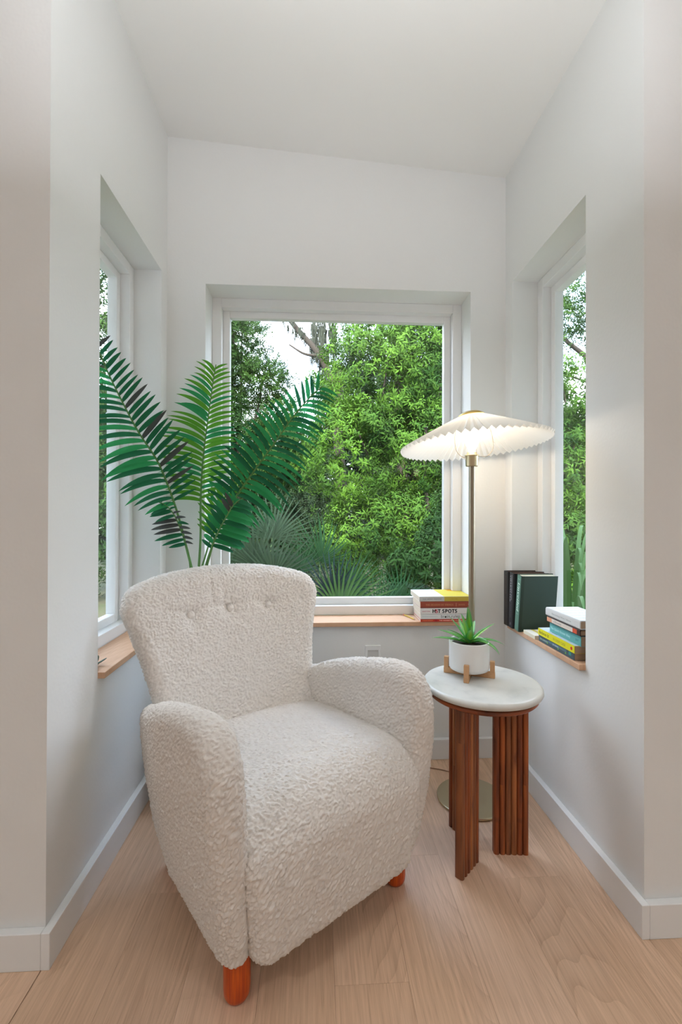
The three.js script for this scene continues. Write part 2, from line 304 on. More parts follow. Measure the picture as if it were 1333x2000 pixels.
// ---------------------------------------------------------------- armchair (local: x to the sitter's left as seen, z forward)
{
  const chair = thing('armchair', 'cream curly sherpa armchair with a buttoned back and short orange wooden legs', 'armchair', [0.0339, 0, -1.26135]);
  chair.rotation.y = THREE.MathUtils.degToRad(35.87);
  const H = 0.0033;
  const fleece = (g, amp = 1) => { // curly pile as real relief along the surface
    const p = g.attributes.position, n = g.attributes.normal;
    for (let i = 0; i < p.count; i++) {
      const x = p.getX(i), y = p.getY(i), z = p.getZ(i);
      const wx = x + 0.006 * noise(x * 55, y * 55, z * 55), wy = y + 0.006 * noise(x * 55 + 9, y * 55, z * 55), wz = z + 0.006 * noise(x * 55, y * 55 + 9, z * 55);
      const a = Math.abs(noise(wx * 106, wy * 106, wz * 106)), b = Math.abs(noise(wx * 198 + 5, wy * 198, wz * 198));
      const d = amp * (0.0098 * (Math.min(a, 0.45) - 0.16) + 0.0046 * (Math.min(b, 0.4) - 0.15) + 0.0018 * noise(x * 18, y * 18, z * 18));
      p.setXYZ(i, x + n.getX(i) * d, y + n.getY(i) * d, z + n.getZ(i) * d);
    }
    g.computeVertexNormals(); return g;
  };
  const pile = phys({ color: lin(0.76, 0.705, 0.645), roughness: 1, sheen: 0.35, sheenRoughness: 0.6, sheenColor: lin(0.9, 0.88, 0.84), specularIntensity: 0.2 });
  const hw = (y) => 0.253 + (y - 0.1) * 0.17; // the body widens upward
  // seat and front apron
  const seat = (x, y, z) => {
    const r = 0.045, w = Math.abs(x) - hw(Math.min(y, 0.45)) - (z > 0.0 ? 0.004 : 0) + r;
    const top = 0.44 + 0.018 * Math.cos(Math.min(1.5, Math.abs(x) * 4)) - 0.05 * Math.max(0, -z - 0.1) - y; // height left above
    const front = z - (0.088 + 0.012 * Math.sin(Math.min(1, Math.max(0, (y - 0.09) / 0.36)) * 3.14));
    const R = 0.12; // big round over the front edge
    const ft = Math.min(Math.max(-top + R, front + R), 0) + len2(-top + R, front + R) - R;
    const bot = 0.092 - y, rear = -0.5 - z;
    const q = len3(w, ft + r, Math.max(bot, rear) + r) + Math.min(0, Math.max(w, ft + r, Math.max(bot, rear) + r)) - r;
    return q;
  };
  part('seat', fleece(surfaceNets(seat, [-0.36, 0.06, -0.53], [0.36, 0.5, 0.14], H)), pile, chair);
  // arms: side profile with a rolled edge
  const prof = new THREE.CatmullRomCurve3([[-0.56, 0.50], [-0.47, 0.55], [-0.35, 0.598], [-0.2, 0.638], [-0.06, 0.664], [0.015, 0.655], [0.062, 0.612], [0.085, 0.54], [0.087, 0.42], [0.075, 0.26], [0.056, 0.15], [0.03, 0.112], [-0.12, 0.106], [-0.4, 0.108], [-0.52, 0.14], [-0.57, 0.3]].map((p) => V(p[0], p[1], 0)), true, 'catmullrom', 0.5).getPoints(90).slice(0, 90).map((p) => [p.x, p.y]);
  const pf = polySDF(prof);
  const arm = (sg) => (x, y, z) => {
    const cx = 0.281 + 0.047 * Math.sin(Math.min(1, Math.max(0, (y - 0.1) / 0.5)) * 1.57) - 0.03 * Math.max(0, (-z - 0.3) / 0.26), r = 0.040, th = 0.041 + 0.006 * Math.min(1, Math.max(0, (y - 0.1) / 0.4));
    const d2 = pf(z, y) + r, w = Math.abs(sg * x - cx) - th + r;
    return Math.min(Math.max(d2, w), 0) + len2(d2, w) - r;
  };
  for (const sg of [-1, 1]) part('arm', fleece(surfaceNets(arm(sg), [sg < 0 ? -0.45 : 0.18, 0.08, -0.61], [sg < 0 ? -0.18 : 0.45, 0.7, 0.12], H)), pile, chair);
  // wrapped back
  const btn = [[-0.157, 0.788], [0, 0.793], [0.157, 0.788]];
  const frontZ = (x, y) => -0.455 - 0.43 * (y - 0.42) + 0.10 * (y - 0.42) ** 2 + 0.42 * x * x;
  const backHW = (y) => { const t = (y - 0.5) / 0.38; return 0.302 + 0.012 * Math.max(0, -t) * 0 + (t > 0 ? 0.110 * Math.pow(Math.min(t, 1.15), 1.4) : 0.01 * Math.min(1, -t)); };
  const back = (x, y, z) => {
    const r = 0.048, th = 0.062 - 0.012 * Math.max(0, (y - 0.5) / 0.45), zf = frontZ(x, y);
    const dz = (Math.abs(z - (zf - th)) - th) * 0.92 + r;
    const dx = (Math.abs(x) - backHW(y)) * 0.97 + r;
    const top = y - (0.948 - 0.30 * x * x - 0.9 * x ** 4) + r, bot = 0.125 - y + r;
    const dy = Math.max(top, bot);
    // the crown rounds the outline corner generously
    const R = 0.035, ox = dx + R, oy = dy + R, o2 = Math.min(Math.max(ox, oy), 0) + len2(ox, oy) - R;
    let d = Math.min(Math.max(o2, dz), 0) + len2(o2, dz) - r;
    for (const [bx0, by0] of btn) { const q = ((x - bx0) ** 2 + (y - by0) ** 2) / 0.0011; if (q < 9 && z > zf - th) d += 0.012 * Math.exp(-q); }
    if (z > zf - th) { // soft pull lines of the tufting
      d += 0.004 * Math.exp(-(((y - 0.792 - 0.02 * Math.abs(Math.sin(x * 20))) / 0.014) ** 2)) * (Math.abs(x) < 0.24 ? 1 : 0.3);
      d += 0.004 * Math.exp(-(((Math.abs(x + 0.045) - 0.022) / 0.008) ** 2)) * Math.exp(-(((y - 0.86) / 0.05) ** 2));
    }
    return d;
  };
  part('backrest', fleece(surfaceNets(back, [-0.46, 0.1, -0.85], [0.46, 1.0, -0.25], H)), pile, chair);
  for (const [x, y] of btn) { const g = new THREE.SphereGeometry(0.014, 20, 14); g.scale(0.95, 0.95, 0.4); part('button', fleece(g, 0.4), pile, chair, [x, y, frontZ(x, y) - 0.0075]); }
  const legG = lathe([[0, 0], [0.018, 0], [0.026, 0.004], [0.031, 0.014], [0.032, 0.03], [0.033, 0.16], [0, 0.16]], 40);
  { const uv = legG.attributes.uv, p = legG.attributes.position; for (let i = 0; i < p.count; i++) uv.setY(i, p.getY(i) / 0.3); }
  for (const [x, z] of [[-0.269, 0], [0.269, 0], [-0.24, -0.5], [0.24, -0.5]]) part('leg', legG, orangeWood, chair, [x, 0, z]);
}

// ---------------------------------------------------------------- side table
{
  const TY = 0.58, C = [0.570, -1.531];
  const t = thing('side_table', 'round white marble side table on three reeded reddish wood legs', 'side table', [C[0], 0, C[1]]);
  const R = 0.196, top = lathe([[0, TY - 0.024], [R - 0.012, TY - 0.024], [R - 0.004, TY - 0.021], [R, TY - 0.013], [R - 0.001, TY - 0.007], [R - 0.006, TY - 0.001], [R - 0.014, TY], [0, TY]], 96);
  { const p = top.attributes.position, uv = top.attributes.uv; for (let i = 0; i < p.count; i++) uv.setXY(i, p.getX(i) * 1.9 + 0.5, p.getZ(i) * 1.9 + 0.5); }
  part('marble_top', top, marble, t).userData.label = 'white marble top with an eased edge';
  const rim = lathe([[0, TY - 0.044], [R - 0.02, TY - 0.044], [R - 0.015, TY - 0.039], [R - 0.015, TY - 0.024], [0, TY - 0.024]], 72);
  { const p = rim.attributes.position, uv = rim.attributes.uv; for (let i = 0; i < p.count; i++) uv.setXY(i, p.getY(i) * 6, Math.atan2(p.getZ(i), p.getX(i)) * 0.5); }
  part('apron', rim, reedMats[1], t);
  // a reed is a slim post with convex long faces; six stand side by side in each leg
  const w = 0.0195, th = 0.0135, HT = TY - 0.044;
  const s = new THREE.Shape(); const e = w / 2 - 0.0003; s.moveTo(-e, th - 0.0075); s.bezierCurveTo(-e, th - 0.001, -w * 0.3, th + 0.0015, 0, th + 0.0015); s.bezierCurveTo(w * 0.3, th + 0.0015, e, th - 0.001, e, th - 0.0075); s.lineTo(e, -th + 0.0075); s.bezierCurveTo(e, -th + 0.001, w * 0.3, -th - 0.0015, 0, -th - 0.0015); s.bezierCurveTo(-w * 0.3, -th - 0.0015, -e, -th + 0.001, -e, -th + 0.0075); s.closePath();
  const reed = new THREE.ExtrudeGeometry(s, { depth: HT, bevelEnabled: false, curveSegments: 8 }); reed.rotateX(-Math.PI / 2);
  const reeds = [0, 1, 2, 3].map((k) => { const g = reed.clone(), p = g.attributes.position, uv = g.attributes.uv; for (let i = 0; i < p.count; i++) uv.setXY(i, (p.getX(i) + p.getZ(i)) * 9 + k * 0.27, p.getY(i) / 0.62 + k * 0.31); return g; });
  for (const [a, r0] of [[5, 0.048], [136, 0.055], [246, 0.048]]) {
    const leg = sub('leg', t); leg.rotation.y = -THREE.MathUtils.degToRad(a);
    for (let k = 0; k < 6; k++) part('reed', reeds[(k + Math.round(a)) % 4], reedMats[(k * 3 + Math.round(a)) % 4], leg, [r0 + k * w, 0, 0]);
  }
}

// ---------------------------------------------------------------- floor lamp
{
  const L = thing('floor_lamp', 'slim brass floor lamp with a wide pleated white paper shade, lit', 'floor lamp', [0.633, 0, -1.8136]);
  part('base', lathe([[0, 0], [0.134, 0], [0.137, 0.002], [0.137, 0.009], [0.134, 0.012], [0.03, 0.0125], [0.024, 0.016], [0.015, 0.022], [0, 0.022]], 80), std({ color: lin(0.62, 0.56, 0.40), roughness: 0.22, metalness: 1 }), L).userData.label = 'round flat brass base plate';
  part('pole', new THREE.CylinderGeometry(0.0125, 0.0125, 1.33, 32).translate(0, 0.665 + 0.02, 0), M.steel, L);
  part('socket', lathe([[0, 1.345], [0.022, 1.345], [0.025, 1.348], [0.025, 1.385], [0.028, 1.387], [0.028, 1.392], [0.02, 1.394], [0.02, 1.402], [0, 1.402]], 40), M.brass, L);
  const bulb = part('bulb', lathe([[0, 1.4], [0.013, 1.402], [0.015, 1.415], [0.026, 1.437], [0.030, 1.455], [0.026, 1.474], [0.014, 1.484], [0, 1.487]], 32), std({ color: 0xffffff, emissive: new THREE.Color(1, 0.84, 0.58), emissiveIntensity: BULB ? 4 : 0 }), L);
  const pl = new THREE.PointLight(new THREE.Color(1, 0.86, 0.70), BULB, 0, 2); pl.position.set(0.633, 1.45, -1.8136); pl.castShadow = true; pl.shadow.radius = 1.4; scene.add(pl);
  // pleated cone, tilted a little
  const sh = sub('shade_holder', L, [0.01, 1.43, 0]); sh.rotation.set(-0.075, 0, 0.075);
  const NP = 64, pos = [], idx = [], uv = [], rows = 10;
  for (let j = 0; j <= rows; j++) for (let i = 0; i <= NP * 2; i++) {
    const t = j / rows, r = 0.044 + (0.297 - 0.044) * t, a = (i / (NP * 2)) * Math.PI * 2, zig = (i % 2 ? 1 : -1) * (0.0012 + 0.0062 * t), y = 0.124 * (1 - t) + 0.002 * Math.sin(t * 3.14);
    pos.push(Math.cos(a) * (r + zig * 0.4), y + zig * 0.85, Math.sin(a) * (r + zig * 0.4)); uv.push(i / 8, t);
    if (j < rows && i < NP * 2) { const q = j * (NP * 2 + 1) + i; idx.push(q, q + 1, q + NP * 2 + 1, q + 1, q + NP * 2 + 2, q + NP * 2 + 1); }
  }
  let g = new THREE.BufferGeometry(); g.setAttribute('position', new THREE.Float32BufferAttribute(pos, 3)); g.setAttribute('uv', new THREE.Float32BufferAttribute(uv, 2)); g.setIndex(idx); g = g.toNonIndexed(); g.computeVertexNormals();
  part('shade', g, phys({ color: lin(0.84, 0.82, 0.77), roughness: 0.95, transmission: 0.34, thickness: 0, side: THREE.DoubleSide }), sh).userData.label = 'pleated white paper shade';
  part('cap', lathe([[0, 0.130], [0.047, 0.122], [0.052, 0.121], [0.052, 0.127], [0.036, 0.137], [0.015, 0.140], [0, 0.1405]], 40), std({ color: lin(0.72, 0.50, 0.16), roughness: 0.3, metalness: 1 }), sh);
  for (const a of [0, Math.PI]) { const pts = [[0.012, -0.045, 0], [0.05, -0.045, 0], [0.075, -0.018, 0], [0.078, 0.03, 0], [0.07, 0.07, 0], [0.045, 0.118, 0]]; const c = tube(pts, 0.0013, 30, 6); c.rotateY(a); part('wire', c, M.steel, sh); }
  part('cord', tube([[0.0, 0.008, -0.1], [-0.015, 0.004, -0.17], [-0.06, 0.004, -0.205], [-0.13, 0.004, -0.23], [-0.28, 0.004, -0.27], [-0.345, 0.02, -0.285], [-0.36, 0.1, -0.295], [-0.362, 0.4, -0.298]], 0.0022, 60, 6), std({ color: lin(0.30, 0.15, 0.08), roughness: 0.6 }), L).userData.label = 'thin brown power cord';
}

// ---------------------------------------------------------------- stand and small potted succulent on the table
{
  const cx = 0.547, cz = -1.594, TY = 0.58;
  const s = thing('plant_stand', 'small pale wooden cross stand under the white pot on the side table', 'plant stand', [cx, TY, cz]);
  for (const a of [25, 115]) {
    const b = bx(-0.088, 0.088, 0.0, 0.02, -0.009, 0.009, 0.0015); b.rotateY(-THREE.MathUtils.degToRad(a)); part('bar', b, standMat, s);
    for (const k of [-1, 1]) { const p = bx(k > 0 ? 0.0712 : -0.0872, k > 0 ? 0.0872 : -0.0712, 0.0005, 0.058, -0.0085, 0.0085, 0.0015); p.rotateY(-THREE.MathUtils.degToRad(a)); part('post', p, standMat, s); }
  }
  const p = thing('potted_succulent', 'green spiky succulent in a small white pot on the side table', 'potted plant', [cx, TY + 0.0205, cz]);
  part('pot', lathe([[0, 0], [0.058, 0], [0.066, 0.004], [0.069, 0.014], [0.0695, 0.1], [0.0685, 0.1025], [0.066, 0.1025], [0.0645, 0.1], [0.0645, 0.082], [0, 0.082]], 64), std({ color: lin(0.80, 0.79, 0.76), roughness: 0.55 }), p);
  const soil = new THREE.CircleGeometry(0.064, 40, 0, 6.2832); const sg = lathe([[0, 0.093], [0.02, 0.0935], [0.04, 0.092], [0.0635, 0.089], [0.0635, 0.083]], 40);
  { const q = sg.attributes.position; for (let i = 0; i < q.count; i++) q.setY(i, q.getY(i) + 0.004 * noise(q.getX(i) * 160, 3, q.getZ(i) * 160)); sg.computeVertexNormals(); }
  part('soil', sg, std({ color: lin(0.05, 0.035, 0.025), roughness: 1 }), p);
  const lm = phys({ vertexColors: true, roughness: 0.5, transmission: 0.25, thickness: 0, side: THREE.DoubleSide });
  const leaf = (az, el0, el1, L, W) => { // curved lanceolate leaf with a channel
    const pos = [], col = [], idx = [], n = 12; let x = 0.004, y = 0.09;
    for (let i = 0; i <= n; i++) {
      const t = i / n, el = THREE.MathUtils.degToRad(el0 + (el1 - el0) * t); if (i) { x += Math.cos(el) * L / n; y += Math.sin(el) * L / n; }
      const w = W * (0.55 + 0.45 * Math.sin(Math.min(1, t * 1.9) * 1.57)) * Math.pow(1 - Math.pow(t, 2.4), 0.8) * 0.5 + 0.0004, e2 = el + 1.57;
      for (const k of [-1, -0.5, 0, 0.5, 1]) {
        const lift = (k * k) * w * 0.5; pos.push(x + Math.cos(e2) * lift, y + Math.sin(e2) * lift, k * w);
        const c = mixc([0.40, 0.70, 0.08], [0.06, 0.42, 0.12], Math.abs(k)), d = mixc(c, [0.22, 0.42, 0.24], Math.max(0, t - 0.55) * 1.6); col.push(...d);
      }
      if (i < n) for (let k = 0; k < 4; k++) { const q = i * 5 + k; idx.push(q, q + 5, q + 1, q + 1, q + 5, q + 6); }
    }
    const g = new THREE.BufferGeometry(); g.setAttribute('position', new THREE.Float32BufferAttribute(pos, 3)); g.setAttribute('color', new THREE.Float32BufferAttribute(col, 3)); g.setIndex(idx); g.computeVertexNormals();
    g.rotateY(THREE.MathUtils.degToRad(-az)); return g;
  };
  // azimuth: 0 = +x, 90 = towards the viewer
  const list = [[200, 62, 48, 0.115, 0.022], [165, 50, 20, 0.105, 0.024], [178, 20, 2, 0.135, 0.026], [-80, 86, 96, 0.125, 0.030], [-30, 84, 104, 0.135, 0.028], [150, 78, 66, 0.12, 0.026], [-60, 45, 18, 0.12, 0.024], [-15, 42, 22, 0.125, 0.02], [8, 30, -28, 0.125, 0.024], [38, 36, -52, 0.115, 0.03], [60, 52, -8, 0.085, 0.024], [100, 66, 40, 0.08, 0.03], [135, 46, 2, 0.085, 0.026], [205, 34, 8, 0.115, 0.024], [-100, 55, 30, 0.1, 0.024], [20, 62, 30, 0.1, 0.022], [225, 72, 60, 0.1, 0.022], [80, 80, 74, 0.07, 0.026]];
  for (const a of list) part('leaf', leaf(...a), lm, p);
}

// ---------------------------------------------------------------- books
// local frame of a book: spine at x = 0 facing −x, height along y, thickness along z, front cover on +z
const paper = (c) => std({ color: c, roughness: 0.9 });
const pageTex = tex(64, 256, (u, v) => { const n = 0.88 + 0.12 * noise(2, v * 90, 5) + 0.05 * noise(u * 4, v * 40, 1); return [n, n * 0.97, n * 0.92]; });
function printed(w, h, draw) {
  const c = document.createElement('canvas'); c.width = w; c.height = h; const g = c.getContext('2d'); draw(g, w, h);
  const t = new THREE.CanvasTexture(c); t.colorSpace = THREE.SRGBColorSpace; t.anisotropy = 8; return std({ map: t, roughness: 0.55 });
}
function book({ name = 'book', label, category = 'book', group, H, W, T, cover, pages = 0xe8e2d6, hardback = false, spine, front, basis, at }) {
  const o = thing(name, label, category, at, group);
  const ct = hardback ? 0.0028 : 0.0009, ov = hardback ? 0.003 : 0, cm = std({ color: cover, roughness: 0.55 });
  const m = new THREE.Matrix4().makeBasis(...basis); o.quaternion.setFromRotationMatrix(m);
  const z = T / 2;
  const sr = hardback ? Math.min(0.008, T * 0.22) : 0.0008, sh = new THREE.Shape();
  // cover cut through: U of two boards and a (rounded) spine, drawn in x, z
  sh.moveTo(W, -z); sh.lineTo(sr, -z); sh.quadraticCurveTo(0, -z, 0, -z + sr); sh.lineTo(0, z - sr); sh.quadraticCurveTo(0, z, sr, z); sh.lineTo(W, z); sh.lineTo(W, z - ct); sh.lineTo(sr + ct, z - ct); sh.quadraticCurveTo(ct, z - ct, ct, z - ct - sr * 0.8); sh.lineTo(ct, -z + ct + sr * 0.8); sh.quadraticCurveTo(ct, -z + ct, sr + ct, -z + ct); sh.lineTo(W, -z + ct); sh.closePath();
  const cg = new THREE.ExtrudeGeometry(sh, { depth: H, bevelEnabled: false, curveSegments: 5 }); cg.rotateX(-Math.PI / 2); cg.scale(1, 1, -1); // z -> keep sign
  { const ix = cg.index; const p = cg.attributes.position; for (let i = 0; i < p.count; i += 3) { for (const k of Object.keys(cg.attributes)) { const a = cg.attributes[k]; for (let c = 0; c < a.itemSize; c++) { const s1 = a.array[(i + 1) * a.itemSize + c]; a.array[(i + 1) * a.itemSize + c] = a.array[(i + 2) * a.itemSize + c]; a.array[(i + 2) * a.itemSize + c] = s1; } } } cg.computeVertexNormals(); }
  part('cover', cg, cm, o);
  const pg = hard(ct * 1.2 + 0.0006, W - ov - 0.0006, ov + 0.0004, H - ov - 0.0004, -z + ct, z - ct);
  part('page_block', pg, std({ color: pages, roughness: 0.95, map: pageTex }), o);
  if (spine) {
    const g = new THREE.BufferGeometry(), a = -0.0004, e = sr * 0.75;
    g.setAttribute('position', new THREE.Float32BufferAttribute([a, H - 0.0005, -z + e, a, H - 0.0005, z - e, a, 0.0005, -z + e, a, 0.0005, z - e], 3)); g.setAttribute('uv', new THREE.Float32BufferAttribute([0, 0, 0, 1, 1, 0, 1, 1], 2)); g.setIndex([0, 1, 2, 1, 3, 2]); g.computeVertexNormals();
    part('spine_print', g, printed(512, Math.max(32, Math.round((512 * T) / H)), spine), o);
  }
  if (front) {
    const g = new THREE.BufferGeometry(), b = z + 0.0004;
    g.setAttribute('position', new THREE.Float32BufferAttribute([0.001, H - 0.0005, b, W - 0.001, H - 0.0005, b, 0.001, 0.0005, b, W - 0.001, 0.0005, b], 3)); g.setAttribute('uv', new THREE.Float32BufferAttribute([0, 1, 1, 1, 0, 0, 1, 0], 2)); g.setIndex([0, 2, 1, 1, 2, 3]); g.computeVertexNormals();
    part('front_print', g, printed(Math.round((512 * W) / H), 512, front), o);
  }
  return o;
}
const fill = (g, c, x, y, w, h) => { g.fillStyle = c; g.fillRect(x, y, w, h); };
const text = (g, s, x, y, px, c, font = 'sans-serif', weight = 'bold', align = 'left') => { g.fillStyle = c; g.font = `${weight} ${px}px ${font}`; g.textAlign = align; g.textBaseline = 'middle'; g.fillText(s, x, y); };
// stack at the right end of the back sill: spines towards the room
{
  const B = [V(0, 0, -1), V(-1, 0, 0), V(0, 1, 0)], X = 0.737, Z = -2.108;
  const grp = 'books stacked at the right end of the back window sill';
  let y = SILL + 0.0003;
  const put = (o) => { book({ basis: B, at: [X + (o.dx ?? 0) - 0.0, y + o.T / 2, Z + (o.dz ?? 0)], group: grp, ...o }); y += o.T + 0.0008; };
  put({ label: 'thin red and orange paperback at the bottom of the stack by the lamp pole', H: 0.245, W: 0.15, T: 0.0115, cover: 0xc8341c, spine: (g, w, h) => { fill(g, '#c9301a', 0, 0, w, h); fill(g, '#b01a20', w * 0.27, 0, w * 0.06, h); text(g, 'CREATIVITY', 12, h / 2, h * 0.62, '#f0a070'); text(g, 'THE WORKPLACE AND THE MIND', w * 0.36, h / 2, h * 0.6, '#ffe0d0'); fill(g, '#e07818', w * 0.92, 0, w * 0.05, h); } });
  put({ label: 'white paperback with brain rules in thin letters on its spine', dx: -0.001, H: 0.243, W: 0.155, T: 0.0235, cover: 0xe6e6e4, spine: (g, w, h) => { fill(g, '#e3e4e4', 0, 0, w, h); text(g, 'brain rules', w * 0.39, h * 0.5, h * 0.8, '#3a3a3c', 'sans-serif', 'normal'); g.fillStyle = '#202024'; g.beginPath(); g.arc(w * 0.483, h * 0.6, h * 0.17, 0, 7); g.fill(); fill(g, '#b8bcc4', 14, h * 0.45, w * 0.3, 3); text(g, 'PEAR', w * 0.92, h / 2, h * 0.3, '#9098a8'); } });
  put({ label: 'white paperback with HOT SPOTS in heavy black capitals on its spine', dx: 0.001, H: 0.247, W: 0.16, T: 0.027, cover: 0xeae6e2, spine: (g, w, h) => { fill(g, '#ece8e6', 0, 0, w, h); text(g, 'H', w * 0.225, h * 0.52, h * 0.92, '#18181a', 'sans-serif', '900'); text(g, '5', w * 0.285, h * 0.52, h * 0.9, '#b02838', 'sans-serif', '900'); text(g, 'T SPOTS', w * 0.335, h * 0.52, h * 0.92, '#18181a', 'sans-serif', '900'); text(g, 'GRATTON', 16, h * 0.55, h * 0.3, '#c07888'); fill(g, '#b8688c', w * 0.915, h * 0.3, w * 0.07, h * 0.5); } });
  put({ label: 'brown paperback with faded gold lettering, second from the top beside the lamp pole', dx: 0.0, H: 0.246, W: 0.165, T: 0.0295, cover: 0x9a4a34, spine: (g, w, h) => { fill(g, '#a04a36', 0, 0, w, h); fill(g, '#8c3e2c', 0, h * 0.8, w, h * 0.2); text(g, 'THE REASON OF THINGS', w * 0.1, h / 2, h * 0.36, '#c89460', 'serif'); fill(g, '#d8a888', w * 0.69, h * 0.2, 4, h * 0.6); text(g, 'ROOTS', w * 0.74, h / 2, h * 0.3, '#c89460', 'serif'); g.fillStyle = '#d8b8a0'; g.beginPath(); g.arc(w * 0.95, h * 0.45, h * 0.2, 0, 7); g.fill(); } });
  put({ label: 'white paperback with a yellow half cover on top of the stack by the lamp pole', dx: -0.003, dz: -0.002, H: 0.247, W: 0.2, T: 0.0225, cover: 0xe2e2dc, spine: (g, w, h) => { fill(g, '#c8c8c4', 0, 0, w * 0.48, h); fill(g, '#c9b040', w * 0.48, 0, w * 0.52, h); text(g, 'THE MIND ENGINE', 30, h / 2, h * 0.45, '#8c9098'); text(g, 'NOTES', w * 0.62, h / 2, h * 0.4, '#b89c30'); }, front: (g, w, h) => { fill(g, '#eceeee', 0, 0, w, h); fill(g, '#dccb4c', 0, h * 0.47, w, h * 0.53); fill(g, '#e0a818', w * 0.75, h * 0.72, w * 0.25, h * 0.2); text(g, 'mind', w * 0.25, h * 0.2, 34, '#a8b0b8', 'serif', 'italic'); } });
}
// upright books in the far corner of the right sill
{
  const B = [V(1, 0, 0), V(0, 1, 0), V(0, 0, 1)], grp = 'books standing upright in the corner of the right window sill';
  book({ group: grp, basis: B, at: [0.868, SILL + 0.0005, -2.0335], label: 'black hardback standing against the window jamb, furthest of the three upright', H: 0.245, W: 0.15, T: 0.050, hardback: true, cover: 0x17120f, pages: 0x5a3a2a, spine: (g, w, h) => { fill(g, '#1a1512', 0, 0, w, h); text(g, 'HISTORIES', 40, h * 0.5, h * 0.3, '#5c4638', 'serif'); text(g, 'A COLLECTED STORY', 240, h * 0.5, h * 0.24, '#4a382e', 'serif'); fill(g, '#3a4030', 14, h * 0.3, 14, h * 0.3); } });
  const b2 = book({ group: grp, basis: B, at: [0.867, SILL + 0.0005, -1.983], label: 'dark grey hardback with white spine lettering, between the black and the green book', H: 0.245, W: 0.158, T: 0.044, hardback: true, cover: 0x1c1c20, pages: 0x6a4230, spine: (g, w, h) => { fill(g, '#1d1d21', 0, 0, w, h); text(g, 'CHARACTER', 26, h * 0.68, h * 0.42, '#a8a8ac', 'serif'); text(g, 'COMPETENCE AND', 20, h * 0.3, h * 0.26, '#b8b8bc', 'serif'); text(g, 'A BIOGRAPHY', 270, h * 0.5, h * 0.24, '#707076', 'serif', 'normal'); g.fillStyle = '#6a6a70'; g.beginPath(); g.arc(w * 0.93, h / 2, h * 0.16, 0, 7); g.fill(); } });
  b2.rotateX(0.05); b2.position.y += 0.0012;
  const b3 = book({ group: grp, basis: B, at: [0.872, SILL + 0.002, -1.934], label: 'dark green hardback with a pale green spine, leaning forward of the black books', H: 0.245, W: 0.158, T: 0.046, hardback: true, cover: 0x2c4238, pages: 0xdfe6dc, spine: (g, w, h) => { fill(g, '#5c8272', 0, 0, w, h); text(g, 'Unveiled', 62, h * 0.5, h * 0.62, '#d8ece0', 'serif', 'italic bold'); fill(g, '#88aa98', 34, h * 0.2, 5, h * 0.6); fill(g, '#88aa98', 356, h * 0.25, 5, h * 0.5); }, front: (g, w, h) => { fill(g, '#33483f', 0, 0, w, h); fill(g, '#263a30', 0, 0, w * 0.07, h); } });
  b3.rotateX(0.13);
}
